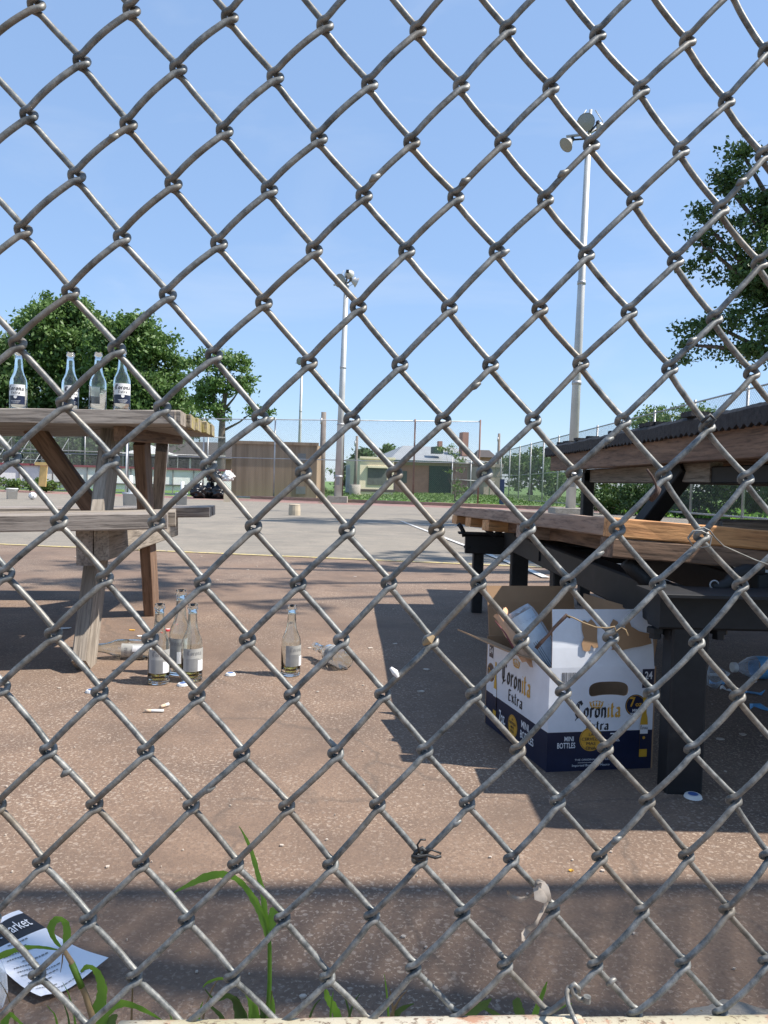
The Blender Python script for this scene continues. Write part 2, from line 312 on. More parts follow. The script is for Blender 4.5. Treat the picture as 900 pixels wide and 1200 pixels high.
# ------------------------------------------------------------------ ground
def sheet(name,poly,m,off=0.0,kind='structure',bounds=(5,31,50)):
    bm=bmesh.new(); vs=[bm.verts.new((x,y,0)) for x,y in poly]; bm.faces.new(vs)
    for Yb in bounds:
        bmesh.ops.bisect_plane(bm,geom=bm.verts[:]+bm.edges[:]+bm.faces[:],plane_co=(0,Yb,0),plane_no=(0,1,0))
    for v in bm.verts: v.co.z=gz(v.co.y)+off
    bmesh.ops.recalc_face_normals(bm,faces=bm.faces)
    for f in bm.faces:
        if f.normal.z<0: f.normal_flip()
    me=bpy.data.meshes.new(name); bm.to_mesh(me); bm.free(); me.materials.append(MT[m])
    o=bpy.data.objects.new(name,me); COL.objects.link(o); o['kind']=kind; return o
def xy(v): return (v.x,v.y)
def ext(a,b,xx):
    t=(xx-a.x)/(b.x-a.x); return (xx,a.y+(b.y-a.y)*t)
ya,yb=G(0,638),G(600,663.5)
fa,fb=G(20,574),G(560,594)           # base line of the far fence
XL=-34; XR=8.9
edge=lambda d,xx: (xx, ext(fa,fb,xx)[1]-d)
sheet('ground',[(-500,-40),(500,-40),(500,1200),(-500,1200)],'grass',-0.03)
sheet('court_surface',[(XL,-6),(XR,-6),ext(ya,yb,XR),ext(ya,yb,XL)],'court',0)
sheet('grey_court_surface',[ext(ya,yb,XL),ext(ya,yb,XR),edge(3.2,XR),edge(3.2,XL)],'asphalt',0)
sheet('red_court_edge',[edge(3.2,XL),edge(3.2,XR),edge(.35,XR),edge(.35,XL)],'redstrip',0)
def line(name,a,b,w_,m,off=.004):
    a=Vector((a.x,a.y,0)); b=Vector((b.x,b.y,0)); d=(b-a).normalized(); n=Vector((-d.y,d.x,0))*w_/2
    return sheet(name,[xy(a-n),xy(b-n),xy(b+n),xy(a+n)],m,off)
pa=Vector((*ext(ya,yb,XL),0)); pb=Vector((*ext(ya,yb,XR),0))
line('yellow_court_line',pa,pb,.075,'yellow')
line('white_court_line',G(470,611),G(640,678),.05,'white_line',.008)
line('white_baseline',G(395,611.5),G(575,618),.07,'white_line',.008)
sheet('gravel_path',[xy(G(372,589.5)),xy(G(440,590.5)),xy(G(405,584.5)),xy(G(378,583.5))],'sandy',.0)
# timber curb at the far edge
c=MB(); a0=edge(.25,-6.0); a1=edge(.25,XR)
c.beam((a0[0],a0[1],gz(a0[1])+.05),(a1[0],a1[1],gz(a1[1])+.06),.22,.16,(0,1,0),rough=.02,seg=20)
tag(c.build('court_curb','plywood'),'low worn timber curb along the grass at the far end of the court','curb')

# ------------------------------------------------------------------ chain link fences far off
def link_fence(name,label,p0,p1,H,posts,rails,mw='farwire',mp='galv',pitch=.075,wr=.0022,postm=None,ztop=None,group=None,pr=.035):
    p0=Vector(p0); p1=Vector(p1); d=(p1-p0); Lh=Vector((d.x,d.y,0)).length; u=d/Lh
    t=local_thing(name,label,'fence',group); t.location=p0
    def pt(s_,h): return p0+u*s_+Vector((0,0,h))
    vs=[];fs=[]
    nrm=Vector((-d.y,d.x,0)).normalized()
    def wire(s0,h0,s1,h1,off):
        a=pt(s0,h0)+nrm*off; b=pt(s1,h1)+nrm*off; o=len(vs)
        dd=(b-a).normalized(); e=dd.cross(nrm)
        for q in(a,b):
            for k in range(3):
                an=2*math.pi*k/3; vs.append(q+(e*math.cos(an)+nrm*math.sin(an))*wr)
        for k in range(3): fs.append((o+k,o+(k+1)%3,o+3+(k+1)%3,o+3+k))
    hb=.05
    s_=-H
    while s_<Lh:
        for sg in(1,-1):
            s0,s1=(s_,s_+H-hb); h0,h1=(hb,H) if sg>0 else (H,hb)
            a,b=max(0,s0),min(Lh,s1)
            if b-a<.05: continue
            f=lambda q:h0+(h1-h0)*(q-s0)/(s1-s0)
            wire(a,f(a),b,f(b),.003*sg)
        s_+=pitch
    mb=MB(); mb.add(vs,fs); mb.build('wire_mesh',mw,t)
    for s_ in posts:
        q=MB(); q.tube([pt(s_,-.05)-nrm*.05,pt(s_,H+.06)-nrm*.05],pr,8); q.build('post',(postm(s_) if postm else mp),t,True)
    for h in rails:
        q=MB(); q.tube([pt(0,h)-nrm*.05,pt(Lh,h)-nrm*.05],.023 if h>.2 else .03,6); q.build('rail',mp if not postm else ['rustpipe','galv'][0 if h>.2 and False else 1],t,True)
    return t
def atx(px):   # point on the far fence base line seen at pixel column px
    d=ray(px,590); # intersect in plan
    ax,ay=fa.x,fa.y; bx,by=fb.x-fa.x,fb.y-fa.y
    # (d.x*t,d.y*t)=(ax+bx*s, ay+by*s)
    det=d.x*(-by)+d.y*bx; s_=(d.x*ay-d.y*ax)/( -(d.x*by)+d.y*bx) if False else None
    Mx=np.array([[d.x,-bx],[d.y,-by]]); t_,s_=np.linalg.solve(Mx,np.array([ax,ay])); return Vector((d.x*t_,d.y*t_,gz(d.y*t_)))
f0=atx(-40); f1=atx(560); Lf=(f1-f0).length
spos=[(atx(x)-f0).length for x in(-40,62,150,238,321,401,484,560)]
fz=Vector((0,0,-.02))
tf=link_fence('chain_link_fence','tall galvanized chain link fence with rusty posts crossing the far end of the court',f0+fz,f1+fz,3.62,spos,(.08,1.85,3.6),pitch=.09,wr=.0024,
   postm=lambda s_:'galv' if s_<spos[5]-.1 else 'rustpipe')
# right fence running away from the camera
r0=Vector((9.2,7,gz(7)-.02)); r1=Vector((7.7,54,-.4)); Lr=(r1-r0).length
link_fence('chain_link_fence','long tall chain link fence running away along the right side of the court',r0,r1,3.25,[i*3.0 for i in range(16)],(.08,1.55,3.23),pitch=.09,wr=.0026,pr=.04)
# back return behind the lawn
link_fence('chain_link_fence','distant chain link fence with a middle rail behind the sapling',Vector((4.5,52,-.3)),Vector((7.7,54,-.4)),2.6,[0,1.6,3.3],(1.2,2.58),pitch=.12,wr=.004)
# blue post
bp_=MB(); q=P(587.5,594,33); bp_.beam((q.x,33,gz(33)),(q.x,33,P(587.5,561.5,33).z),.19,.12,(1,0,0)); tag(bp_.build('post','bluepost'),'short dark blue square post standing on the lawn beyond the court','post')

# ------------------------------------------------------------------ buildings, container, rink
def fbx(mb,x0,x1,yt,Y,depth,mi=0,ybase=None):
    xm=(x0+x1)/2; a=P(x0,yt,Y); b=P(x1,yt,Y); zt=P(xm,yt,Y).z; z0=gz(Y)-.1 if ybase is None else P(xm,ybase,Y).z
    mb.box(((a.x+b.x)/2,Y+depth/2,(zt+z0)/2),(b.x-a.x,depth,zt-z0),mi=mi); return mb
YB=60
bld=thing('brick_building','low brick building with pale grey hip roof and dark green door beyond the lawn','building',(P(505,580,YB).x,YB,-.2))
fbx(MB(),463,566,541,YB,9).build('wall','redbrick',bld)
def trim(name,m,x0,x1,y0,y1,Y,par,d=.08): return fbx(MB(),x0,x1,y0,Y-d,d,ybase=y1).build(name,m,par)
trim('cornice','tanwall',462.5,567,538.5,546,YB,bld,.12)
trim('door','dgreen',503,530,546,580,YB,bld,.1)
trim('window','louver',468,476,552,566,YB,bld,.06)
# hip roof
e0,e1=P(452,539.5,YB-.6),P(571,542,YB-.6); rz0=(e0.z+e1.z)/2; rt=P(488,522.5,YB+4).z
rl,rr_=P(486,522,YB+4.5).x,P(548,522,YB+4.5).x
hr=MB(); hr.add([(e0.x,YB-.7,rz0),(e1.x,YB-.7,rz0),(e1.x,YB+9.6,rz0),(e0.x,YB+9.6,rz0),(rl,YB+4.5,rt),(rr_,YB+4.5,rt)],[(0,1,5,4),(1,2,5),(2,3,4,5),(3,0,4),(3,2,1,0)]); rf=hr.build('roof','roofgrey',bld)
trim('chimney','brick',548.5,556,506,534,YB+2.2,bld,.9); trim('chimney_pot','brick',526,530.5,517,530,YB+4,bld,.5)
trim('roof_hatch','dgreen',509,521,523.5,531.5,YB+1,bld,.8)
ga=MB(); ga.beam((e0.x,YB-.75,rz0-.03),(e1.x,YB-.75,rz0-.03),.18,.12,(0,1,0)); ga.build('gutter','dgreen',bld)
b2=thing('stone_annex','grey stone flat annex with brown roof right of the brick building','building',(P(580,583,YB-3).x,YB-3,-.2))
fbx(MB(),567,589,547,YB-3,7).build('wall','tanwall',b2); trim('cornice','tanwall',566,590,543.5,547.5,YB-3,b2,.2); trim('window','louver',569,574,556,566,YB-3,b2)
b3=thing('brown_house','distant house with brown roof behind the stone annex','building',(P(572,583,85).x,85,-.2))
fbx(MB(),560,581,535,85,7).build('wall','redbrick',b3)
q0,q1,q2=P(558,535.5,84.6),P(583,535.5,84.6),P(579,527.5,88); hq=MB(); hq.add([(q0.x,84.6,q0.z),(q1.x,84.6,q0.z),(q1.x,92.5,q0.z),(q0.x,92.5,q0.z),(q0.x+.6,88.5,q2.z),(q1.x-.4,88.5,q2.z)],[(0,1,5,4),(1,2,5),(2,3,4,5),(3,0,4),(3,2,1,0)]); hq.build('roof','darkroof',b3)
YC=47
b4=thing('equipment_cabinet','cream metal equipment shed with dark louvered front beside the grey utility box','shed',(P(440,575,YC).x,YC,-.2))
fbx(MB(),421.5,463,537.5,YC,3.4).build('wall','cream',b4); trim('roof','cream',420.5,464,535.5,538,YC,b4,.12); trim('canopy','cream',429.5,455,546,548.3,YC,b4,.25)
trim('louver','louver',430.5,454,548.8,568.5,YC,b4,.05); trim('base','darkroof',421,463,573.5,576.5,YC,b4,.04)
b5=thing('utility_box','pale grey utility box next to the cream shed','cabinet',(P(413,575,49).x,49,-.2))
fbx(MB(),405.5,420.5,545,49,2).build('cabinet_body','greyplastic',b5); trim('door','galv',407,419,549,572,49,b5,.05)
# container
YK=35.6
kt=atx(322); b6=thing('steel_container','brown streaky metal container with flat top behind the far fence','container',(P(322,586,YK).x,YK,gz(YK)))
fbx(MB(),272,372,520,YK,2.6).build('container_body','container',b6); trim('top_rim','container',271,373.5,517.5,521,YK,b6,.1)
trim('base_rail','galv',271,373,583.5,585.5,YK,b6,.08); trim('grey_panel','greypanel',349,358.5,531.5,541,YK,b6,.03); trim('grey_panel','greypanel',347,358,570,579,YK,b6,.03)
# rink boards
YR=38.5
rk=thing('rink_boards','white hockey rink boards with maroon cap rail left of the container','rink boards',(P(130,575,YR).x,YR,gz(YR)))
for i,x in enumerate(range(-40,262,24)):
    fbx(MB(),x+.6,x+23.4,549+(x+12)*.0,YR,.1,ybase=None) if False else None
zc=P(150,549,YR).z
def xatr(x): return P(x,560,YR).x
for x in range(-40,262,24):
    mb=MB(); a,b=xatr(x),xatr(x+24); mb.box(((a+b)/2,YR,(zc+gz(YR)+.15)/2),(b-a-.04,.05,zc-gz(YR)-.15)); mb.build('board_panel','boards' if x>60 else 'whiteplastic',rk)
    mb=MB(); mb.box((a,YR-.06,(zc+gz(YR))/2),(.05,.06,zc-gz(YR)+.02)); mb.build('upright','greypanel',rk)
mb=MB(); mb.box(((xatr(-40)+xatr(264))/2,YR-.04,zc+.05),(xatr(264)-xatr(-40),.2,.1)); mb.build('cap_rail','maroon',rk)
mb=MB(); mb.box(((xatr(-40)+xatr(264))/2,YR-.07,gz(YR)+.42),(xatr(264)-xatr(-40),.06,.06)); mb.build('kick_rail','louver',rk)
rkf=link_fence('rink_fence','dark mesh fence with pale posts rising from the rink boards',Vector((xatr(-40),YR+.4,zc-.1)),Vector((xatr(262),YR+.4,zc-.1)),1.9,[i*2.0 for i in range(7)],(.9,1.88),mw='darkwire',pitch=.05,wr=.004,pr=.03)
RZ=Matrix.Rotation(.28,3,'Z'); rk.rotation_euler=(0,0,.28); pv_=rk.location; d__=rkf.location-pv_; d__.z=0; rkf.location=rkf.location-d__+RZ@d__; rkf.rotation_euler=(0,0,.28)
# far side of rink: second run of boards seen at an angle
# pavilion
YP=56
pv=thing('pavilion','dark roofed pavilion with brick end wall behind the rink','pavilion',(P(235,575,YP).x,YP,-.2))
a,b=P(150,530,YP),P(272,530,YP); mb=MB(); zr0=P(235,537,YP).z; zr1=P(235,515,YP).z
mb.add([(a.x,YP,zr0),(b.x+.3,YP,zr0),(b.x+.3,YP+8,zr0),(a.x,YP+8,zr0),(a.x+1.5,YP+4,zr1),(b.x-.2,YP+4,zr1)],[(0,1,5,4),(1,2,5),(2,3,4,5),(3,0,4),(3,2,1,0)]); mb.build('roof','darkroof',pv)
fbx(MB(),255,271,537,YP+1,5).build('wall','redbrick',pv)
for x in(160,190,222,250): fbx(MB(),x,x+1.3,537,YP+.4,.2).build('column','boards',pv)
wc=thing('white_canopy','small white canopy roof showing beneath the left picnic table top','canopy',(P(150,575,50).x,50,-.2))
a,b=P(142,531,50),P(196,533,50); z0=P(165,532,50).z; mb=MB(); mb.add([(a.x,50,z0),(b.x,50,z0),(b.x,53,z0),(a.x,53,z0),((a.x+b.x)/2,51.5,z0+.65)],[(0,1,4),(1,2,4),(2,3,4),(3,0,4),(3,2,1,0)]); mb.build('canopy_top','whiteplastic',wc)
for xx in(a.x+.1,b.x-.1):
    for yy in(50.1,52.9): MB().tube([(xx,yy,-.2),(xx,yy,z0)],.03,6).build('leg','galv',wc)
# bleachers at far left
bl=thing('bleachers','grey metal bleachers behind the rink at the far left','bleachers',(P(15,570,44).x,44,gz(44)))
xa,xb=P(-40,550,44).x,P(62,550,44).x
for k in range(5):
    mb=MB(); z=.45+.38*k+gz(44); mb.beam((xa,44+.6*k,z),(xb,44+.6*k,z),.26,.05,(0,1,0)); mb.build('bench_row','galv',bl)
for xx in np.linspace(xa+.2,xb-.2,5):
    mb=MB(); mb.tube([(xx,44,gz(44)),(xx,44,.45+gz(44)),(xx,46.6,2.0+gz(44)),(xx,46.6,gz(44))],.03,6); mb.tube([(xx,44,.9+gz(44)),(xx,46.6,2.9+gz(44)),(xx,46.6,2+gz(44))],.025,6); mb.build('frame','galv',bl,True)

bld.rotation_euler=(0,0,.22); b4.rotation_euler=(0,0,.3); b2.rotation_euler=(0,0,.22)
# ------------------------------------------------------------------ light poles and utility poles
def light_pole(label,pxb,pxt,pytop,Y,rb,rt,heads,base=True,kindname='floodlight_pole'):
    b=P(pxb,590,Y); tp=P(pxt,pytop,Y); z0=gz(Y)
    t=thing(kindname,label,'light pole',(b.x,Y,z0),'floodlight poles round the court')
    MB().tube([(b.x,Y,z0),(b.x*.5+tp.x*.5,Y,(z0+tp.z)/2),(tp.x,Y,tp.z)],[rb,(rb+rt)/2,rt],14).build('pole','pole',t,True)
    for fr_h in (.12,.36,.62): q_=Vector((b.x,Y,z0)).lerp(tp,fr_h); MB().tube([q_-Vector((0,0,.04)),q_+Vector((0,0,.04))],rb+(rt-rb)*fr_h+.012,14).build('joint_band','galv',t,True)
    MB().box((b.x,Y-rb*1.0,z0+.9),(rb*.9,.03,.3)).build('access_plate','greypanel',t)
    mb=MB(); mb.box((b.x,Y,z0+.03),(rb*3.4,rb*3.4,.05)); 
    for i in(-1,1):
        for j in(-1,1): mb.tube([(b.x+i*rb*1.3,Y+j*rb*1.3,z0+.05),(b.x+i*rb*1.3,Y+j*rb*1.3,z0+.2)],.025,6)
    mb.build('base_plate','galv',t)
    if base: MB().lathe([(.34,0),(.34,.28),(.30,.34),(0,.34)],(b.x,Y,z0-.04),n=20).build('footing','concrete',t) if False else MB().box((b.x,Y-.02,z0+.12),(.85,.8,.3)).build('footing','concrete',t)
    # crossarm bracket
    sc=heads[0]
    mb=MB(); mb.tube([(tp.x,Y,tp.z-.2*sc),(tp.x+.02,Y,tp.z+.55*sc)],.035*sc,6)
    mb.tube([(tp.x-.5*sc,Y,tp.z-.05*sc),(tp.x,Y,tp.z+.02),(tp.x+.35*sc,Y,tp.z+.25*sc)],.03*sc,6)
    mb.tube([(tp.x+.1*sc,Y-.1,tp.z+.5*sc),(tp.x+.3*sc,Y,tp.z+.3*sc),(tp.x+.25*sc,Y,tp.z+.02),(tp.x,Y,tp.z-.15*sc)],.012*sc,6)
    mb.tube([(tp.x-.1*sc,Y-.1,tp.z+.5*sc),(tp.x-.3*sc,Y,tp.z+.2*sc),(tp.x-.2*sc,Y,tp.z-.02),(tp.x,Y,tp.z+.05*sc)],.012*sc,6)
    mb.build('crossarm','galv',t,True)
    for (dx,dz,aim,r) in heads[1]:
        c0=Vector((tp.x+dx*sc,Y-.1,tp.z+dz*sc)); ax=Vector(aim).normalized(); mt=ax.to_track_quat('Z','Y').to_matrix(); r*=sc
        h=MB().lathe([(r*.25,-r*1.1),(r*.45,-r*.9),(r*.7,-r*.35),(r*.97,.0),(r*1.0,r*.06)],c0,mt,20).build('lamp_head','lampgrey',t,True)
        MB().lathe([(r*.95,r*.03),(r*.6,r*.12),(.001,r*.16)],c0,mt,20).build('lens','lampglass',h,True)
        mb=MB(); q=c0-ax*r*1.2; mb.box(q,(r*.5,r*.5,r*.6),mt); mb.tube([q,Vector((tp.x,Y,tp.z+dz*sc*.3))],.02*sc,6); mb.build('ballast','black',h)
    return t
light_pole('tall grey floodlight pole with two dish lamps rising behind the right picnic table',668.5,690,158,17.5,.115,.062,
   (1.0,[(-.1,.22,(-.45,-1,-.25),.2),(-.52,-.28,(-.75,-.35,-.8),.17),(.24,.1,(.6,.6,-.5),.13)]),base=True)
light_pole('middle floodlight pole with several lamps standing near the cream shed',395.5,406,333,33,.17,.1,
   (1.1,[(-.25,.1,(-.6,-1,-.2),.26),(.1,.35,(.2,1,-.2),.2),(.4,.05,(1,.3,-.4),.2)]))
light_pole('thin distant floodlight pole with one pale lamp above the brown container',349,354,425,60,.14,.09,
   (1.0,[(-.15,.1,(-.5,-1,-.1),.32)]),base=False)
def wood_pole(label,pxb,pxt,pyt,Y,r,bucket=False):
    b=P(pxb,580,Y); tp=P(pxt,pyt,Y); t=thing('utility_pole',label,'utility pole',(b.x,Y,gz(Y)),'wooden utility poles beyond the court')
    MB().tube([(b.x,Y,gz(Y)),(tp.x,Y,tp.z)],[r,r*.75],10).build('pole','polewood',t,True)
    MB().tube([(tp.x-.1,Y-.1,tp.z-.6),(tp.x-.1,Y-.1,tp.z-.3)],.05,8).build('bracket','galv',t,True)
    if bucket: MB().lathe([(.33,0),(.36,.62),(.3,.62),(.0,.58)],(b.x,Y,gz(Y)),n=20).build('concrete_collar','concrete',t,True)
wood_pole('weathered grey wooden pole right beside the brown container',376.5,379.5,483,38,.17)
wood_pole('dark thin pole set in a round concrete collar left of the cream shed',415.5,418.5,511,46,.11,True)
wood_pole('dark thin pole against the sky right of the brick chimney',583,585,508,58,.13)

# ------------------------------------------------------------------ trees
def leaves(name,m,centers,radii,per,leaf,par,flat_=.55,drop=0):
    C=[];
    for c0,r in zip(centers,radii):
        n=int(per); p=rng.normal(0,1,(n,3))*r*.45; p[:,2]*=flat_; C.append(p+np.array(c0))
    C=np.concatenate(C); n=len(C)
    a=rng.normal(0,1,(n,3)); a/=np.linalg.norm(a,axis=1)[:,None]; b=rng.normal(0,1,(n,3)); b-=a*(a*b).sum(1)[:,None]; b/=np.linalg.norm(b,axis=1)[:,None]
    s_=leaf*rng.uniform(.6,1.3,(n,1)); nn=np.cross(a,b)
    V=np.stack([C-a*s_,C+b*s_*.5+nn*s_*.12,C+a*s_,C-b*s_*.5+nn*s_*.12],1).reshape(-1,3)
    F=np.arange(4*n).reshape(-1,4)
    me=bpy.data.meshes.new(name); me.vertices.add(len(V)); me.vertices.foreach_set('co',V.astype(np.float32).ravel())
    me.loops.add(4*n); me.loops.foreach_set('vertex_index',F.ravel().astype(np.int32)); me.polygons.add(n)
    me.polygons.foreach_set('loop_start',(np.arange(n)*4).astype(np.int32)); me.update(calc_edges=True); me.materials.append(MT[m])
    o=bpy.data.objects.new(name,me); COL.objects.link(o); o.parent=par; o.matrix_parent_inverse=parent_inv(par); return o
def blob_clusters(blobs,ncl,csize,shell=.55):
    ce=[];ra=[]
    for (c0,rx,ry,rz_) in blobs:
        n=max(3,int(ncl*(rx*rz_)/2.0))
        for _ in range(n):
            d=rng.normal(0,1,3); d/=np.linalg.norm(d); rr=shell+(1.05-shell)*rng.random()
            if rng.random()<.12: rr*=1.12
            ce.append((c0[0]+d[0]*rx*rr,c0[1]+d[1]*ry*rr,c0[2]+d[2]*rz_*rr)); ra.append(csize*rng.uniform(.6,1.3))
    return ce,ra
def tree(label,base,blobs,m,ncl,csize,per,leaf,tr=.3,name='leafy_tree',group=None,shell=.55,cat='tree',limbs=True,twigs=0):
    t=thing(name,label,cat,base,group); b=Vector(base)
    lowest=min(q[0][2]-q[3] for q in blobs); cz=sum(q[0][2] for q in blobs)/len(blobs); cx=sum(q[0][0] for q in blobs)/len(blobs); cy=sum(q[0][1] for q in blobs)/len(blobs)
    mid=Vector((b.x*.6+cx*.4,b.y*.6+cy*.4,b.z+(lowest-b.z)*.8+.1)); top=Vector((cx,cy,cz))
    tb=MB(); tb.tube([b,b.lerp(mid,.5)+Vector((tr*.3,0,0)),mid,mid.lerp(top,.6)+Vector((-tr*.4,0,0)),top],[tr*1.25,tr,tr*.8,tr*.5,tr*.15],10)
    ce,ra=blob_clusters(blobs,ncl,csize,shell)
    if limbs:
        for q in blobs:
            e=Vector(q[0]); st=mid.lerp(top,random.uniform(0,.5)); tb.tube([st,st.lerp(e,.5)+Vector((0,0,-.05*(e-st).length)),e],[tr*.35,tr*.22,tr*.08],7)
            for _ in range(twigs):
                c_=Vector(random.choice(ce)); 
                if (c_-e).length<max(q[1],q[3])*1.2: tb.tube([st.lerp(e,random.uniform(.4,1)),e.lerp(c_,.55)+Vector((0,0,-.1)),c_],[tr*.08,tr*.045,tr*.02],5)
    tb.build('trunk','bark',t,True)
    leaves('crown',m,ce,ra,per,leaf,t); return t
def PB(px,py,Y,rx,rz_,ry=None):   # crown lobe from a pixel centre and pixel radii at distance Y
    c_=P(px,py,Y); return (tuple(c_),rx*Y/900,(ry or rx)*Y/900,rz_*Y/900)
GT='trees beyond the far end of the court'
Yt=62
def bs(px,Y): q=P(px,580,Y); return (q.x,Y,-.25)
tree('dark bushy tree at the left edge of the row behind the rink',bs(-12,Yt),[PB(-15,430,Yt,38,42),PB(10,470,Yt,26,35),PB(-30,480,Yt,30,40)],'leafC',26,1.0,75,.2,.35,group=GT)
tree('tallest broad oak rising behind the four bottles on the table',bs(78,Yt+4),[PB(70,385,Yt+4,46,36),PB(45,405,Yt+4,34,34),PB(95,410,Yt+4,45,36),PB(60,450,Yt+4,48,42),PB(105,470,Yt+4,48,42),PB(80,362,Yt+4,24,16)],'leafA',26,1.0,75,.2,.45,group=GT)
tree('rounded lighter oak just right of the tallest one behind the table',bs(165,Yt),[PB(165,400,Yt,34,28),PB(180,425,Yt,36,34),PB(140,420,Yt,34,34),PB(160,470,Yt,44,42),PB(190,475,Yt,32,38),PB(128,398,Yt,26,24)],'leafA',26,.95,75,.2,.4,group=GT)
tree('low dark tree tucked behind the right end of the left table',bs(222,Yt+8),[PB(215,492,Yt+8,24,22),PB(195,500,Yt+8,30,28)],'leafC',26,.9,70,.2,.3,group=GT)
tree('airy half bare tree standing alone above the brown container',bs(256,54),[PB(240,425,54,20,15),PB(270,425,54,26,14),PB(262,450,54,30,15),PB(240,460,54,18,18),PB(285,450,54,14,12),PB(258,480,54,16,12),PB(300,480,54,16,10)],'leafA',34,.6,55,.15,.3,group=GT,twigs=4,shell=.2)
tree('small round tree behind the dark pole left of the cream shed',bs(425,80),[PB(425,545,80,12,22),PB(408,560,80,12,20),PB(432,560,80,8,20)],'leafC',22,.8,60,.22,.2,group=GT)
tree('small tree showing over the roof of the cream shed',bs(451,75),[PB(450,526,75,8,7),PB(456,529,75,6,5)],'leafA',30,.5,50,.2,.2,group=GT)
tree('slim bush beside the brown container',bs(384,44),[PB(384,565,44,8,14),PB(380,575,44,9,10)],'leafB',26,.3,50,.09,.06,group=GT,limbs=False,name='bush',cat='bush')
tree('spindly green sapling growing in front of the brick building',bs(534,36.5),[PB(534,530,36.5,12,10),PB(545,545,36.5,15,11),PB(525,560,36.5,18,12),PB(540,575,36.5,22,13),PB(522,528,36.5,9,6)],'leafB',20,.25,32,.07,.05,name='sapling',twigs=4,shell=.2,group=None)
GR='trees behind the right hand fence'
tree('olive green tree behind the right fence left of the floodlight pole',bs(620,70),[PB(605,550,70,20,20),PB(628,545,70,18,18),PB(640,560,70,16,16)],'leafB',24,.8,60,.2,.25,group=GR)
tree('smaller tree behind the right fence next to the floodlight pole',bs(655,60),[PB(655,555,60,12,12),PB(648,568,60,12,12)],'leafA',24,.6,60,.17,.2,group=GR)
tree('sunlit low tree peeking over the dark edge of the right table',bs(790,40),[PB(785,487,40,34,14),PB(760,500,40,26,12),PB(820,490,40,28,14),PB(840,505,40,30,16)],'leafB',30,.55,70,.11,.2,group=GR)
Ys=26
for i,(px,py,rx,rz_,m_,lab) in enumerate([(712,578,26,26,'leafB','mid green bush behind the fence at the left under the right table top'),(762,572,32,30,'leafC','dark bush behind the fence seen past the slanting black brace'),(820,570,34,34,'leafC','dense dark bush behind the fence right of the slanting brace'),(880,560,36,44,'leafB','lighter tall bush behind the fence at the right edge'),(938,560,36,50,'leafA','tall bush just beyond the right edge bush'),(985,550,36,54,'leafC','dark bush farthest right behind the fence')]):
    tree(lab,(P(px,600,Ys+i*-1.2).x,Ys-i*1.2,gz(Ys)-.1),[PB(px,py,Ys-i*1.2,rx,rz_),PB(px-rx*.5,py+12,Ys-i*1.2,rx*.7,rz_*.7),PB(px+rx*.5,py+10,Ys-i*1.2,rx*.7,rz_*.7)],m_,120,.32,60,.06,.06,name='bush',cat='bush',group='bushes behind the right fence',limbs=False)
for i,(px,rx,rz_) in enumerate(((-20,34,30),(25,36,26),(75,34,27),(120,32,24),(165,30,22),(205,28,20))):
    tree(['low dark trees mass at the far left edge behind the bleachers','dark bush mass behind the bleachers under the table top','dark leafy mass behind the rink, seen left of the diagonal brace','dark leafy mass behind the rink, seen beside the front leg','dark leafy mass behind the rink between the two table legs','dark leafy mass behind the pavilion roof'][i],bs(px,60),[PB(px,533,60,rx,rz_),PB(px+10,548,60,rx,rz_*.8)],'leafC',40,.8,70,.2,.2,name='bush',cat='bush',group='dark bushes behind the rink',limbs=False)
# big tree at the upper right, whose branches throw the dappled shade on the court
Yn=12.0
def PBn(px,py,rx,rz_,Y=Yn): return PB(px,py,Y,rx,rz_)
tree('large overhanging tree with drooping branches at the upper right',(9.6,12.6,-.1),
  [PBn(905,250,55,50),PBn(880,330,50,40),PBn(850,215,30,26),PBn(830,290,28,22),PBn(845,385,44,26),PBn(815,405,26,18),PBn(880,410,50,24),PBn(950,300,80,110),PBn(1050,250,110,120),PBn(1120,360,90,90),PBn(990,170,60,50),PBn(885,310,40,40),PBn(900,375,44,34),PBn(870,180,16,16),PBn(822,258,14,12),((7.4,12.0,9.9),1.9,1.6,1.0),((9.6,12.4,9.2),2.4,2.2,1.8),((6.2,11.2,9.4),.9,.9,.4)],
  'leafC',95,.26,130,.042,.28,twigs=12,shell=.1,name='shade_tree')
# second shade tree outside the frame to the right
tree('tall street tree off to the right with one long limb over the court',(9.9,5.2,-.05),
  [((4.9,4.4,6.3),.7,.35,.3),((3.9,3.3,6.4),.8,.28,.25),((3.4,4.0,6.3),.6,.22,.25),((6.5,5.2,7.0),1.2,.8,.7),((8.5,5.5,7.6),2.2,1.6,1.4),((4.3,2.7,6.6),.5,.2,.2)],'leafA',70,.22,34,.07,.22,shell=.2,name='shade_tree')
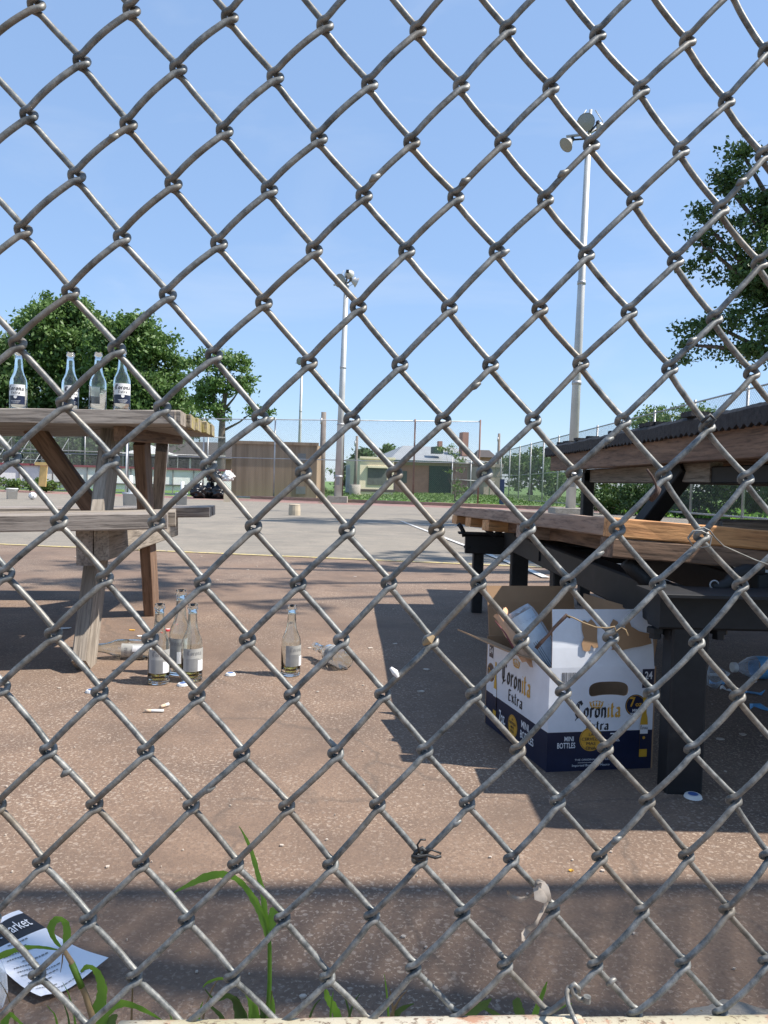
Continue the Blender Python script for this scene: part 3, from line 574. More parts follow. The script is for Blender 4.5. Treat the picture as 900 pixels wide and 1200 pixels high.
# ------------------------------------------------------------------ lettering
def nib(txt,w_=.24,ang=40,gap=.22):
    Lt={'o':([[(.1,.2),(.1,.8),(.35,1),(.6,.8),(.6,.2),(.35,0),(.1,.2)]],.7),
     'n':([[(.12,1),(.12,0)],[(.12,.8),(.4,1),(.58,.8),(.58,.05),(.68,.0)]],.72),
     'r':([[(.12,1),(.12,0),(.2,.05)],[(.12,.75),(.38,1),(.5,.86)]],.52),
     'i':([[(.02,.9),(.12,1),(.12,.1),(.22,0)],[(.1,1.32),(.15,1.37)]],.26),
     't':([[(.15,1.45),(.15,.15),(.3,0),(.42,.1)],[(0,1),(.38,1)]],.44),
     'a':([[(.1,.9),(.35,1),(.56,.85),(.56,.1),(.66,0)],[(.56,.6),(.1,.42),(.1,.15),(.3,0),(.56,.2)]],.7),
     'C':([[(.95,1.35),(.7,1.7),(.3,1.6),(.1,1.2),(.1,.4),(.45,0),(.9,.25)],[(.45,1.5),(.45,.25)],[(0,-.3),(.3,0)]],1.0),
     'E':([[(.7,1.5),(.15,1.55),(.15,.05),(.7,.1)],[(.15,.85),(.6,.85)]],.75),
     'x':([[(.05,1),(.58,0)],[(.58,1),(.05,0)]],.64)}
    a=math.radians(ang); n=Vector((math.cos(a),math.sin(a)))*w_/2
    X=0; vs=[];fs=[];k=0;spans=[]
    for ch in txt:
        if ch==' ': X+=.4; spans.append((X,len(fs))); continue
        st,adv=Lt[ch]; f0=len(fs)
        for pl in st:
            for p,q in zip(pl,pl[1:]):
                p=Vector(p);q=Vector(q); d=(q-p)
                if d.length<1e-6: continue
                d.normalize(); m_=Vector((-d.y,d.x)); nn=n if abs(n.dot(m_))>w_*.16 else m_*w_*.16
                o=len(vs); zz=(k%6)*.02; k+=1
                vs+=[(X+p.x-nn.x,p.y-nn.y,zz),(X+p.x+nn.x,p.y+nn.y,zz),(X+q.x+nn.x,q.y+nn.y,zz),(X+q.x-nn.x,q.y-nn.y,zz)]; fs.append((o,o+1,o+2,o+3))
        X+=adv+gap; spans.append((ch,f0,len(fs)))
    return vs,fs,X-gap
def font(txt,bold=0.0,width=None,cond=1.0):
    cu=bpy.data.curves.new('t','FONT'); cu.body=txt; cu.size=1; cu.offset=bold; cu.resolution_u=3
    ob=bpy.data.objects.new('t',cu); COL.objects.link(ob); bpy.context.view_layer.update()
    me=bpy.data.meshes.new_from_object(ob.evaluated_get(bpy.context.evaluated_depsgraph_get()))
    vs=[(v.co.x*cond,v.co.y,0) for v in me.vertices]; fs=[tuple(p.vertices) for p in me.polygons]
    bpy.data.objects.remove(ob); bpy.data.curves.remove(cu); bpy.data.meshes.remove(me)
    X=max(v[0] for v in vs) if vs else 0
    return vs,fs,X
def place(geom,f,x,y,h,width=None,center=False,split=None):
    """map 2-D outline (unit height) into the surface function f(u,v,off)"""
    vs,fs,X=geom; s_=h; sx=(width/X) if width else h
    ox=x-(X*sx/2 if center else 0)
    return [f(ox+v[0]*sx,y+v[1]*s_,.0004+v[2]*h*.12) for v in vs],fs
def disc(f,cx,cy,r,n=28,off=.0006,ry=None):
    ry=ry or r; vs=[f(cx+r*math.cos(2*math.pi*k/n),cy+ry*math.sin(2*math.pi*k/n),off) for k in range(n)]; return vs,[tuple(range(n))]
def ring(f,cx,cy,r0,r1,n=28,off=.0009,ry=1.0):
    vs=[];fs=[]
    for k in range(n):
        a=2*math.pi*k/n; vs+=[f(cx+r0*math.cos(a),cy+r0*ry*math.sin(a),off),f(cx+r1*math.cos(a),cy+r1*ry*math.sin(a),off)]
    for k in range(n): j=(k+1)%n; fs.append((2*k,2*k+1,2*j+1,2*j))
    return vs,fs
def rect(f,x0,y0,x1,y1,off=.0004,n=1):
    vs=[];fs=[]
    for k in range(n+1):
        x=x0+(x1-x0)*k/n; vs+=[f(x,y0,off),f(x,y1,off)]
    for k in range(n): fs.append((2*k,2*k+2,2*k+3,2*k+1))
    return vs,fs

# ------------------------------------------------------------------ left picnic table
th=R(8); TILT=-.03
A=Vector((math.cos(th),math.sin(th),-TILT)).normalized()   # towards the right end
Nn=Vector((-math.sin(th),math.cos(th),0)); Zu=A.cross(Nn).normalized()
T0=P(211.5,480.5,2.36)      # top, near right corner
tab=thing('picnic_table','weathered grey wooden picnic table with four bottles on top at the left','picnic table',(-1.5,2.7,0))
for k in range(5):
    o=T0+Nn*(.07+k*.1435)-Zu*.022; mo=[0.0,.014,.022,.040,.046][k]
    e1=o+A*mo; e0=o-A*2.0
    MB().beam(e0,e1-A*.018,.14,.044,Nn,rough=.003,seg=14).build('top_plank','greywood',tab)
    MB().beam(e1-A*.0182,e1,.1395,.0435,Nn,rough=.003,seg=3).build('plank_end','mosswood' if k>0 else 'oldwood',tab)
# benches
nb=P(192,601.5,2.1); nb2=P(0,604.2,2.12); ab=Vector((math.cos(th),math.sin(th),0)); ab.z=.03-.0; ab=(ab).normalized()
d_=(nb-P(-60,604.8,1.97)).normalized()
for k,(off,e) in enumerate(((.07,0),(.215,.004))):
    o=nb+Nn*off-Zu*.022
    MB().beam(o-d_*1.9,o+d_*e,.138,.045,Nn,rough=.003,seg=12).build('seat_plank','greywood' if k==0 else 'oldwood',tab)
fbn=P(245,594.5,3.32)
for k,(off,e) in enumerate(((.07,0),(.215,.004))):
    o=fbn+Nn*off-Zu*.022
    MB().beam(o-A*2.15,o+A*e,.138,.045,Nn,rough=.003,seg=12).build('seat_plank','greywood',tab)
def frameset(dx):
    s_=A*dx; s_.z=A.z*dx
    def pp(px,py,Y,z=None):
        q=P(px,py,Y)
        if z is not None: q.z=z
        return q+Vector((s_.x,s_.y,s_.z if z is None else 0))
    MB().beam(pp(131,503,2.60),pp(98,783,2.15,-.0),.038,.135,A,rough=.002,seg=8).build('leg','oldwood',tab)
    MB().beam(pp(166,515,2.82),pp(178,716,3.06,-.0),.040,.135,A,rough=.002,seg=8).build('leg','brownwood',tab)
    MB().beam(pp(99,642,2.13),pp(190,619,3.38),.045,.10,A,rough=.002,seg=6).build('cross_beam','greywood',tab)
    MB().beam(pp(119,636,2.13),pp(203,614,3.36),.040,.10,A,rough=.002,seg=6).build('cross_beam','oldwood',tab)
    MB().beam(pp(140,500,2.42),pp(208,507,3.04),.04,.09,A,rough=.002,seg=6).build('cleat','brownwood',tab)
frameset(0); frameset(-1.35)
MB().beam(P(38,500,2.66),P(114,604,2.74),.062,.04,Vector((.7,0,.7)),rough=.002,seg=5).build('diagonal_brace','brownwood',tab)  # darker brown timber paints in the shade this brace has under the table top
MB().beam(P(190,520,3.02),P(184,606,3.30),.045,.09,A,rough=.002,seg=5).build('rear_strut','greywood',tab)

# ------------------------------------------------------------------ beer bottles
def bprofile(H,Rr):
    k=Rr; return [(0,0),(k*.86,0),(k*.98,H*.012),(k,H*.03),(k,H*.46),(k*.985,H*.50),(k*.9,H*.545),(k*.72,H*.60),(k*.56,H*.66),(k*.48,H*.74),(k*.42,H*.86),(k*.40,H*.925),(k*.50,H*.935),(k*.50,H*.955),(k*.44,H*.96),(k*.46,H*.995),(k*.42,H)]
def iprofile(H,Rr):
    k=Rr; return [(k*.33,H),(k*.30,H*.93),(k*.34,H*.8),(k*.42,H*.70),(k*.60,H*.61),(k*.82,H*.545),(k*.9,H*.48),(k*.9,H*.06),(k*.7,H*.04),(0,H*.045)]
def bottle(label,loc,H,Rr,rot=0,mtx=None,group=None,lab='front',dregs=True,texts=True,lean=(0,0)):
    """rot: heading of the label centre, 0 faces the camera"""
    t=thing('beer_bottle',label,'bottle',loc,group)
    L0=Vector(loc); Q=(mtx or Matrix.Identity(3))
    MB().lathe(bprofile(H,Rr)+iprofile(H,Rr),L0,Q,28).build('glass_body','glass',t,True)
    if dregs: MB().lathe([(0,H*.05),(Rr*.68,H*.047),(Rr*.885,H*.065),(Rr*.885,H*.085),(0,H*.085)],L0,Q,24).build('beer_dregs','beer',t,True)
    def cyl(a0):
        def f(u,v_,off):
            an=-math.pi/2+a0+u/Rr; r=Rr+.0007+off; return L0+Q@Vector((r*math.cos(an),r*math.sin(an),v_))
        return f
    f=cyl(rot); hw=Rr*1.12
    def mbof(*gs):
        m_=MB()
        for g in gs: m_.add(*g)
        return m_
    lo,mid_,hi=H*.13,H*.27,H*.45
    if lab=='front':
        pl=mbof(rect(f,-hw,mid_,hw,hi,0,16)).build('label','label',t,True)
        mbof(rect(f,-hw,lo,hw,mid_,0,16)).build('label_band','navy',t,True)
        g=place(nib('Corona',.36),f,0,H*.355,H*.042,width=hw*1.65,center=True); mbof(g).build('lettering','ink',pl)
        g=place(nib('Extra',.26),f,0,H*.298,H*.025,width=hw*.9,center=True); mbof(g).build('lettering','ink',pl)
        mbof(disc(f,0,mid_-.004,Rr*.2,16,.0005)).build('emblem','gold' if False else 'label',t)
        mbof(rect(f,-hw*.5,H*.185,hw*.5,H*.19,.0005,6),rect(f,-hw*.42,H*.165,hw*.42,H*.169,.0005,6),rect(f,-hw*.3,H*.148,hw*.3,H*.152,.0005,6)).build('small_print','whiteink',t)
    else:
        pl=mbof(rect(f,-hw,lo+.004,hw,hi*.98,0,16)).build('label','oldlabel',t,True)
        rows=[rect(f,-hw*.7+ (hw*.0),y,hw*(.2+.5*random.random()),y+H*.004,.0005,6) for y in np.arange(H*.16,H*.31,H*.0115)]
        mbof(*rows).build('small_print','greypanel',pl)
        g=place(nib('Corona',.26),f,0,H*.36,H*.035,width=hw*1.2,center=True); mbof(g).build('lettering','greypanel',pl)
        mbof(rect(f,hw*.25,H*.15,hw*.8,H*.29,.0009,4)).build('barcode_panel','whiteink',pl)
    return t
GB='empty bottles standing on the left table top'
for (px,py,Y,rot,lb,lab) in ((21.5,476,2.47,.1,'front','leftmost empty bottle on the table, its navy and white label facing us'),
   (82,477,2.50,.7,'front','second bottle from the left on the table, label turned right'),
   (114.5,478,2.50,-1.9,'front','third bottle from the left on the table, back of its label showing through the glass'),
   (142.5,478,2.45,.45,'front','rightmost bottle on the table with navy label turned to the right')):
    q=P(px,py,Y); u_=(q-T0); # drop on to the table plane
    s_=u_.dot(Vector((A.x,A.y,0)).normalized()); q.z=T0.z+s_*A.z+.0015
    t=bottle(lab,(q.x,q.y,q.z),.197,.0262,rot,group=GB,lab=lb,dregs=False)
    if px==114.5:
        pass
GG='empty bottles on the ground by the left table leg'
def gb(lab,px,py,H,Rr,rot,lb='back',**k):
    q=G(px,py); return bottle(lab,(q.x,q.y+Rr*.6,0.001),H,Rr,rot,group=GG,lab=lb,**k)
gb('front left bottle of the trio on the ground, paper label with white barcode patch',183.5,803,.212,.0285,.35)
gb('tallest bottle at the back of the trio on the ground',208.5,792,.236,.030,-.3)
gb('right hand bottle of the trio on the ground with torn paper label',222.5,800,.208,.0285,.5)
gb('single upright bottle standing apart in the middle of the court',339.5,793,.198,.0275,.7)
q=G(143,784); ax=Vector((-.97,-.12,.02)).normalized(); mt=ax.to_track_quat('Z','Y').to_matrix()
bb=G(182,772); bottle('bottle lying on its side beside the table leg, neck pointing left',(bb.x,bb.y,.029),.215,.028,1.2,mtx=mt,group=GG,lab='back',dregs=False)
q=G(405,786); ax=Vector((-.55,.83,.03)).normalized(); mt=ax.to_track_quat('Z','Y').to_matrix()
bottle('bottle lying down with its round base towards us right of the single upright one',(q.x,q.y,.029),.19,.0275,2.5,mtx=mt,group=GG,lab='back',dregs=False)

# ------------------------------------------------------------------ right picnic table on black frame
rt_=thing('steel_frame_picnic_table','picnic table on a black steel frame with ragged dark mat on top at the right','picnic table',(1.2,2.4,0))
C0=P(718,606,1.45); Cf=P(531,593.5,3.42)
dl=(Cf-C0); Ll=dl.length; dl.normalize(); er=Vector((math.cos(R(8)),math.sin(R(8)),-.06)).normalized(); un=er.cross(dl).normalized()
if un.z<0: un=-un
# near timber edge + seat boards
def rb(a,b,w_,t_,side,m_,nm,seg=10,rough=.002): return MB().beam(a,b,w_,t_,side,rough=rough,seg=seg).build(nm,m_,rt_)
W=.46
nbd=3; bw=W/nbd
for k in range(nbd):
    s0=C0+er*(bw*(k+.5))+dl*.042-un*.019
    rb(s0,s0+dl*(Ll-.045),bw-.006,.038,er,'plywood','seat_board',14)
rb(C0+dl*.020-un*.019-er*.0,C0+dl*.020-un*.019+er*.62,.038,.040,un,'freshwood','edge_board',12)
rb(C0+dl*.030-un*.058+er*.004,C0+dl*.030-un*.058+er*.62,.037,.060,un,'brownwood','edge_board',12)
for f_ in (.36,.62,.80,.975):
    s0=C0+dl*(Ll*f_)-un*.057+er*.003
    rb(s0,s0+er*(W-.01),.036,.085,un,'freshwood' if f_!=.36 else 'plywood','cleat',4)
s0=C0+dl*.1-un*.056+er*.10; rb(s0,s0+dl*(Ll-.15),.034,.05,un,'brownwood','stringer',6)
s0=C0+dl*.1-un*.056+er*.34; rb(s0,s0+dl*(Ll-.15),.034,.05,un,'brownwood','stringer',6)
# deck: boards along the view, black mat over the near-left edge
D0=Vector((.862,1.15,.728)); D1=Vector((.822,3.92,.728)); dd=(D1-D0).normalized(); ex=Vector((1,.015,0)).normalized()
for k in range(8):
    s0=D0+ex*(.075+k*.155); rb(s0,s0+dd*(D1-D0).length,.145,.038,ex,'brownwood','top_board',12)
for hh,off,th_ in((.671,.0,.04),(.664,1.16,.04)):
    a=Vector((D0.x+.03+off,1.17,hh)); b=Vector((D1.x+.03+off,3.88,hh)); rb(a,b,.078,th_,Vector((0,0,1)),'brownwood','apron',12)
y_=1.25
while y_<3.9:
    rb(Vector((.885,y_,.70)),Vector((2.05,y_+.01,.70)),.04,.085,Vector((0,1,0)),'brownwood','joist',3); y_+=.33
rb(Vector((.99,2.3,.608)),Vector((.97,3.7,.608)),.06,.04,Vector((0,0,1)),'oldwood','lower_beam',6)
# ragged mat: serrated strip hanging over the edge, with worn tears
mt_=MB(); n=150; vs=[];fs=[]
for i in range(n+1):
    t=i/n; p=D0.lerp(D1,t); hump=.002*math.sin(t*37)+.002*math.sin(t*91)+random.uniform(-.002,.002)
    sd=.020+(.010 if i%2 else 0)+random.uniform(0,.004)
    vs+=[p+Vector((1.2,0,.022+hump*.3)),p+Vector((-.004,0,.026+hump*.6)),p+Vector((-.014,0,.016+hump*.5)),p+Vector((-.012,0,-sd+.006)),p+Vector((-.002,0,-sd+.006)),p+Vector((.0,0,.0205))]
for i in range(n):
    for k in range(5): fs.append((i*6+k,i*6+k+1,i*6+k+7,i*6+k+6))
mt_.add(vs,fs); mt_.build('ragged_mat','rubber',rt_)
for i in range(13):
    t=random.random()*.98; p=D0.lerp(D1,t)+Vector((random.uniform(0,.05),0,.033)); MB().box(p,(.05,random.uniform(.02,.06),random.uniform(.008,.02)),Matrix.Rotation(random.uniform(-.3,.3),3,'Z')).build('mat_scrap','rubber',rt_)
# steel frame
def sb(a,b,w_=.065,t_=.05,side=(0,0,1),nm='frame_beam'): return MB().beam(a,b,w_,t_,Vector(side),seg=1).build(nm,'black',rt_)
g1=G(804,925); 
lg=P(804,735,g1.y); sb(Vector((lg.x,g1.y,.0)),Vector((lg.x,g1.y,.34)),.066,.05,(1,0,0),'leg')
zb=P(830,716,g1.y).z
xl=P(766,715,g1.y).x
sb(Vector((xl,g1.y-.0,zb)),Vector((1.75,g1.y+.03,zb)),.062,.06,nm='frame_beam')
MB().beam(Vector((xl-.02,g1.y-.02,zb+.036)),Vector((1.75,g1.y+.01,zb+.036)),.12,.006,Vector((0,1,0))).build('top_plate','black',rt_)
# long beams running away
xf=P(607,650,3.1).x
sb(Vector((xl+.05,g1.y,zb)),Vector((xf-.02,3.15,zb-.0)),.075,.06)
sb(Vector((xl+.30,g1.y,zb)),Vector((xf+.35,3.15,zb-.0)),.075,.06)
q1=G(558,717.5); sb(Vector((q1.x,q1.y,0)),Vector((q1.x,q1.y,.335)),.045,.05,(1,0,0),'leg')
q2=P(607,700,3.05); sb(Vector((q2.x,3.05,0)),Vector((q2.x,3.05,.33)),.066,.05,(1,0,0),'leg')
q3=P(656,700,2.5); sb(Vector((q3.x,2.5,0)),Vector((q3.x,2.5,.34)),.06,.06,(1,0,0),'leg')
e0=P(545,637,3.22); e1=P(640,641,3.18); sb(e0,Vector((e1.x+.5,e1.y,e0.z)),.078,.06); MB().beam(e0+Vector((-.03,0,.045)),Vector((e1.x+.5,e1.y,e0.z+.045)),.10,.006,Vector((0,1,0))).build('top_plate','black',rt_)
sb(P(628,648,2.5),P(628,648,2.5)+Vector((.9,0,0)),.045,.09); MB().beam(P(623,648,2.48)+Vector((0,0,.03)),P(720,650,2.48)+Vector((0,0,.03)),.14,.006,Vector((0,1,0))).build('top_plate','black',rt_)
for (pts,Y) in (([(537,614),(540,617),(543,623),(544,629)],3.2),([(566,616),(572,622),(579,627),(583,624),(590,620),(597,619)],2.9),([(600,620),(604,624),(606,628)],2.7),([(734,658),(742,668),(752,676),(762,688)],1.5)):
    MB().tube([P(a_,b_,Y) for a_,b_ in pts],.009 if Y>2 else .014,8).build('spring_clip','black',rt_,True)
for a_,b_ in ((548,641),(768,739),(786,741),(842,740)):
    Yq=3.2 if a_<600 else g1.y; q=P(a_,b_,Yq); MB().lathe([(0,-.014),(.011,-.014),(.011,-.004),(.016,-.004),(.016,.006),(0,.006)],q,None,6).build('bolt','black',rt_)
# curled strap on the beam
pts=[P(894,668,1.46),P(875,668,1.46),P(862,673,1.45),P(852,684,1.44),P(842,688,1.43),P(835,687,1.43)]
MB().tube(pts,[.01,.012,.013,.011,.009,.007],10).build('curled_strap','black',rt_,True)
cc=P(836,685,1.43); MB().tube([cc+Vector((.008*math.cos(a_),-.004,.008*math.sin(a_))) for a_ in np.linspace(0,2*math.pi,15)],.0016,6).build('strap_ring','galv',rt_,True)
# deck legs and brace
sb(Vector((.95,3.6,.0)),Vector((.95,3.6,.62)),.05,.05,(1,0,0),'leg'); sb(Vector((.93,3.6,.61)),Vector((2.0,3.6,.61)),.055,.05)
sb(P(806,548,2.5),P(744,628,2.7),.06,.05,(1,0,0),'brace')
sb(Vector((1.0,3.6,.60)),Vector((1.0,1.5,.60)),.05,.05)
sb(P(893,690,1.50),P(893,672,1.50),.03,.03,(1,0,0),'post')
sb(Vector((.95,1.42,zb)),Vector((1.5,3.6,.0)),.05,.05,nm='frame_beam') if False else None
sb(Vector((1.72,g1.y+.02,0)),Vector((1.72,g1.y+.02,.70)),.06,.05,(1,0,0),'leg'); sb(Vector((1.98,3.6,0)),Vector((1.98,3.6,.60)),.06,.05,(1,0,0),'leg')
# bench of the right side (its end shows at the frame edge)
s0=P(847,611.5,2.55)
for k in range(2):
    MB().beam(s0+Vector((.13+.0,.07+k*.145,-.02))-Vector((.13,0,0)),s0+Vector((1.9,.02+.07+k*.145,-.02)),.14,.04,Vector((0,1,0)),rough=.002,seg=6).build('shelf_board','greywood',rt_)
sb(s0+Vector((.3,.1,-.07)),Vector((s0.x+.3,s0.y+.1,0)),.05,.05,(1,0,0),'leg')
sb(s0+Vector((1.5,.1,-.07)),Vector((s0.x+1.5,s0.y+.1,0)),.05,.05,(1,0,0),'leg')

# ------------------------------------------------------------------ carton
cb0=G(640,905.5); cf=G(764,900.5); cbk=G(568,847)
ct=thing('beer_carton','open white and navy beer carton with handle hole beside the black steel leg','carton',tuple(cb0))
E1=(cf-cb0); WD=E1.length; E1.normalize(); E2=(cbk-cb0); DP=E2.length; E2.normalize(); HT=.203
Zc=Vector((0,0,1)); o3=cb0
def ff(u,v_,off): return o3+E1*u+Zc*(v_+.001)-E1.cross(Zc)*(-off)*(-1) if False else o3+E1*u+Zc*(v_+.001)+Vector((E1.y,-E1.x,0))*off
def fl(u,v_,off):   # left panel, u from the near corner backwards
    return o3+E2*u+Zc*(v_+.001)+Vector((-E2.y,E2.x,0))*off
thk=.003
def panel(name,f,w_,h0,h1,m_,hole=None,par=ct,h1b=None):
    mb=MB(); h1b=h1 if h1b is None else h1b
    if hole is None:
        vs=[f(0,h0,0),f(w_,h0,0),f(w_,h1b,0),f(0,h1,0),f(0,h0,-thk),f(w_,h0,-thk),f(w_,h1b,-thk),f(0,h1,-thk)]
        mb.add(vs,[(0,1,2,3)],None,0); mb.add(vs,[(4,7,6,5),(0,4,5,1),(1,5,6,2),(2,6,7,3),(3,7,4,0)],None,1)
    else:
        # hole outline as polar loop, panel ring built between rectangle and hole
        cx,cy,rx,ry=hole; n=40; out=[];inn=[]
        for k in range(n):
            a=2*math.pi*k/n; ca,sa=math.cos(a),math.sin(a)
            px_=cx+rx*(abs(ca)**.6)*(1 if ca>0 else -1); py_=cy+ry*(abs(sa)**.75)*(1 if sa>0 else -1)
            if sa<0: py_+=.009*(1-ca*ca)**2
            tt=min(((w_-cx)/ca if ca>1e-6 else 1e9),((-cx)/ca if ca<-1e-6 else 1e9),((h1-cy)/sa if sa>1e-6 else 1e9),((h0-cy)/sa if sa<-1e-6 else 1e9))
            inn.append((px_,py_)); out.append((cx+ca*tt,cy+sa*tt))
        # ensure corners
        corners=[(w_,h1),(0,h1),(0,h0),(w_,h0)]
        for c_ in corners:
            j=min(range(n),key=lambda i:(out[i][0]-c_[0])**2+(out[i][1]-c_[1])**2); out[j]=c_
        for side,off in((0,0),(1,-thk)):
            vs=[f(x,y,off) for x,y in out]+[f(x,y,off) for x,y in inn]
            mb.add(vs,[(k,(k+1)%n,n+(k+1)%n,n+k) for k in range(n)],None,side)
        vs=[f(x,y,0) for x,y in inn]+[f(x,y,-thk) for x,y in inn]; mb.add(vs,[(k,(k+1)%n,n+(k+1)%n,n+k) for k in range(n)],None,1)
    return mb.build(name,[m_,'kraft'],par)
NV=.077
fr=panel('front_panel',ff,WD,NV,HT,'ctwhite',(WD*.555,.157,.041,.0175))
fn=panel('front_band',ff,WD,0,NV-.0002,'navy')
lp=panel('left_panel',fl,DP,NV,HT,'ctwhite',h1b=HT-.012); ln=panel('left_band',fl,DP,0,NV-.0002,'navy')
def fr_(u,v_,off): return o3+E1*WD+E2*u+Zc*(v_+.001)-Vector((-E2.y,E2.x,0))*off
def fbk(u,v_,off): return o3+E2*DP+E1*u+Zc*(v_+.001)-Vector((E1.y,-E1.x,0))*off
panel('right_panel',fr_,DP,0,HT,'ctwhite'); panel('back_panel',fbk,WD,0,HT,'ctwhite')
MB().box(o3+E1*WD/2+E2*DP/2+Zc*.006,(WD*.9,DP*.9,.004),Matrix((E1,E2,Zc)).transposed().to_3x3()).build('carton_bottom','kraft',ct)
def flap(name,p0,p1,dirv,ln_,m_out,skew=0,lift=0):
    dirv=Vector(dirv).normalized(); nrm=(p1-p0).cross(dirv).normalized()*thk
    ee=(p1-p0); vs=[]; n=6
    for k in range(n+1):
        t=k/n; a=p0.lerp(p1,t)
        for j in range(4):
            s_=j/3; vs.append(a+dirv*ln_*s_*(1+lift*math.sin(t*3))-ee*0+ee.normalized()*skew*s_*(1-2*t)+nrm*math.sin(s_*2.5)*1.2)
    m=len(vs); fs=[]
    for k in range(n):
        for j in range(3): fs.append((k*4+j,(k+1)*4+j,(k+1)*4+j+1,k*4+j+1))
    mb=MB(); mb.add(vs,fs,None,0); mb.add([v_-nrm for v_ in vs],[f_[::-1] for f_ in fs],None,1)
    bd=[k*4 for k in range(n+1)]+[n*4+j for j in(1,2,3)]+[k*4+3 for k in range(n-1,-1,-1)]+[2,1]
    r=len(bd); mb.add([vs[i] for i in bd]+[vs[i]-nrm for i in bd],[(k,(k+1)%r,r+(k+1)%r,r+k) for k in range(r)],None,1)
    return mb.build(name,[m_out,'kraft'],ct)
zt=Zc*(HT+.001)
fp0=o3+zt; fp1=o3+E1*WD+zt
front_dir=(Zc*1+E2*.16)
ffl=flap('front_flap',fp0+E1*.004,fp1-E1*.004,front_dir,.112,'ctwhite',.004)
# torn brown patches on the front flap
fd=front_dir.normalized(); outn=E1.cross(fd).normalized()
if outn.y>0: outn=-outn
def ffp(u,v_,off): return fp0+E1*u+fd*v_+outn*(off+.0062)
def blob(pts,f,off): 
    return [f(x,y,off) for x,y in pts],[tuple(range(len(pts)))]
sx_,sy_=WD/124,.112/70
def T(px,py): return ((px-646)*sx_,(777-py)*sy_)
tp=MB(); 
for poly in ([(683,722),(686,720),(690,723),(694,719),(697,722),(701,728),(700,742),(701,753),(696,754),(693,750),(691,757),(687,758),(683,756),(682,748),(685,741),(683,733)],
             [(716,726),(720,719),(725,722),(727,728),(733,730),(734,720),(738,719),(741,728),(750,734),(762,737),(764,749),(752,752),(740,754),(728,757),(716,756),(722,748),(718,740)]):
    tp.add(*blob([T(x,y) for x,y in poly],ffp,0))
tp.build('torn_patch','kraft',ffl)
bk0=o3+E2*DP+zt; bk1=bk0+E1*WD
flap('back_flap',bk0+E1*.004,bk1-E1*.004,Zc+E2*.25,.115,'kraft',.0,.0)
flap('left_flap',o3+E2*(DP-.004)+zt-Zc*.010,o3+E2*.05+zt,Vector((E2.y,-E2.x,0))*-1*.0+Vector((-.9,.15,.28)),.085,'ctwhite',.03)
flap('right_flap',o3+E1*WD+E2*.01+zt,o3+E1*WD+E2*(DP-.01)+zt,Zc+E1*.06,.10,'ctwhite',.0)
def addall(name,m_,par,*gs):
    mb=MB()
    for g in gs: mb.add(*g)
    return mb.build(name,m_,par)
# front print; pixel helper for the front panel
def F_(px,py): return ((px-641)*WD/124,(903.5-py-(px-641)*-.02)*HT/126)
def crown(f,cx,cy,w_,h_,off=.0006):
    gs=[rect(f,cx-w_*.42,cy,cx+w_*.42,cy+h_*.16,off)]
    for k in range(5):
        x=cx+w_*(k-2)*.2; gs.append(([f(x-w_*.09,cy+h_*.22,off),f(x+w_*.09,cy+h_*.22,off),f(x+w_*.12*(k-2)*.5+w_*.03,cy+h_*.7,off),f(x+w_*.12*(k-2)*.5-w_*.03,cy+h_*.7,off)],[(0,1,2,3)]))
        gs.append(disc(f,x+w_*.06*(k-2),cy+h_*(.86-.05*abs(k-2)),w_*.055,10,off))
    gs.append(ring(f,cx,cy+h_*.45,w_*.44,w_*.5,20,off*1.4,.6))
    return gs
def coronita(f,x,y,w_,h_,par):
    vs,fs,X=nib('Coronita',.36); 
    v2,f2,X2=nib('Coron',.25,gap=.22)
    nC=len(f2); sx=w_/X
    mp=[f(x+v[0]*sx,y+v[1]*h_,.0004+v[2]*.006) for v in vs]
    addall('lettering','ink',par,(mp,[q for q in fs[:nC]])); addall('lettering','gold',par,(mp,[q for q in fs[nC:]]))
    w2=w_*.5; g=place(nib('Extra',.36),f,x+w_*.5,y-h_*1.35,h_*.62,width=w2,center=True)
    addall('lettering','ink',par,g)
x,y=F_(672,839); coronita(ff,x,y,F_(724,0)[0]-x,.0185,fr)
x,y=F_(696,828.3); addall('crown_emblem','gold',fr,*crown(ff,x,y,.026,.0155))
# barcode
x0,y0=F_(655,796); x1,y1=F_(671,784); bars=[]; xx=x0
while xx<x1: ww=random.choice([.0006,.001,.0014]); bars.append(rect(ff,xx,y0,xx+ww,y1,.0005)); xx+=ww+random.choice([.0007,.0011])
addall('barcode','ink',fr,*bars)
# 24 box
x0,y0=F_(749,806); x1,y1=F_(763,783); addall('count_box','navy',fr,rect(ff,x0,y0,x1,y1,.0004))
g=place(font('24',.02,cond=.7),ff,(x0+x1)/2,y0+.018,.021,center=True,width=.0165); g=([v+Vector((E1.y,-E1.x,0))*.0008 for v in g[0]],g[1]); addall('lettering','whiteink',fr,g)
def tx(s_,f,px,py,hpx,wpx,m_,par,bold=.01,F=None,off=.0006,nrm=None):
    x,y=F(px,py); q=place(font(s_,bold),f,x,y,hpx*HT/126*1.35,width=wpx*WD/124,center=True)
    nn=(f(0,0,1)-f(0,0,0)).normalized()*off
    return addall('lettering',m_,par,([v+nn for v in q[0]],q[1]))
# 7oz roundel
x,y=F_(742,827); addall('roundel','navy',fr,disc(ff,x,y,.0215,30,.0004)); addall('roundel_ring','gold',fr,ring(ff,x,y,.0192,.0201,30,.0008))
tx('7',ff,738,828,12,7,'gold',fr,.02,F_,.0012); tx('oz.',ff,746,828,6,9,'gold',fr,.02,F_,.0012); tx('MINI',ff,742,834.5,3.4,8,'whiteink',fr,.02,F_,.0012); tx('BOTTLES',ff,742,839,3.2,12,'whiteink',fr,.02,F_,.0012)
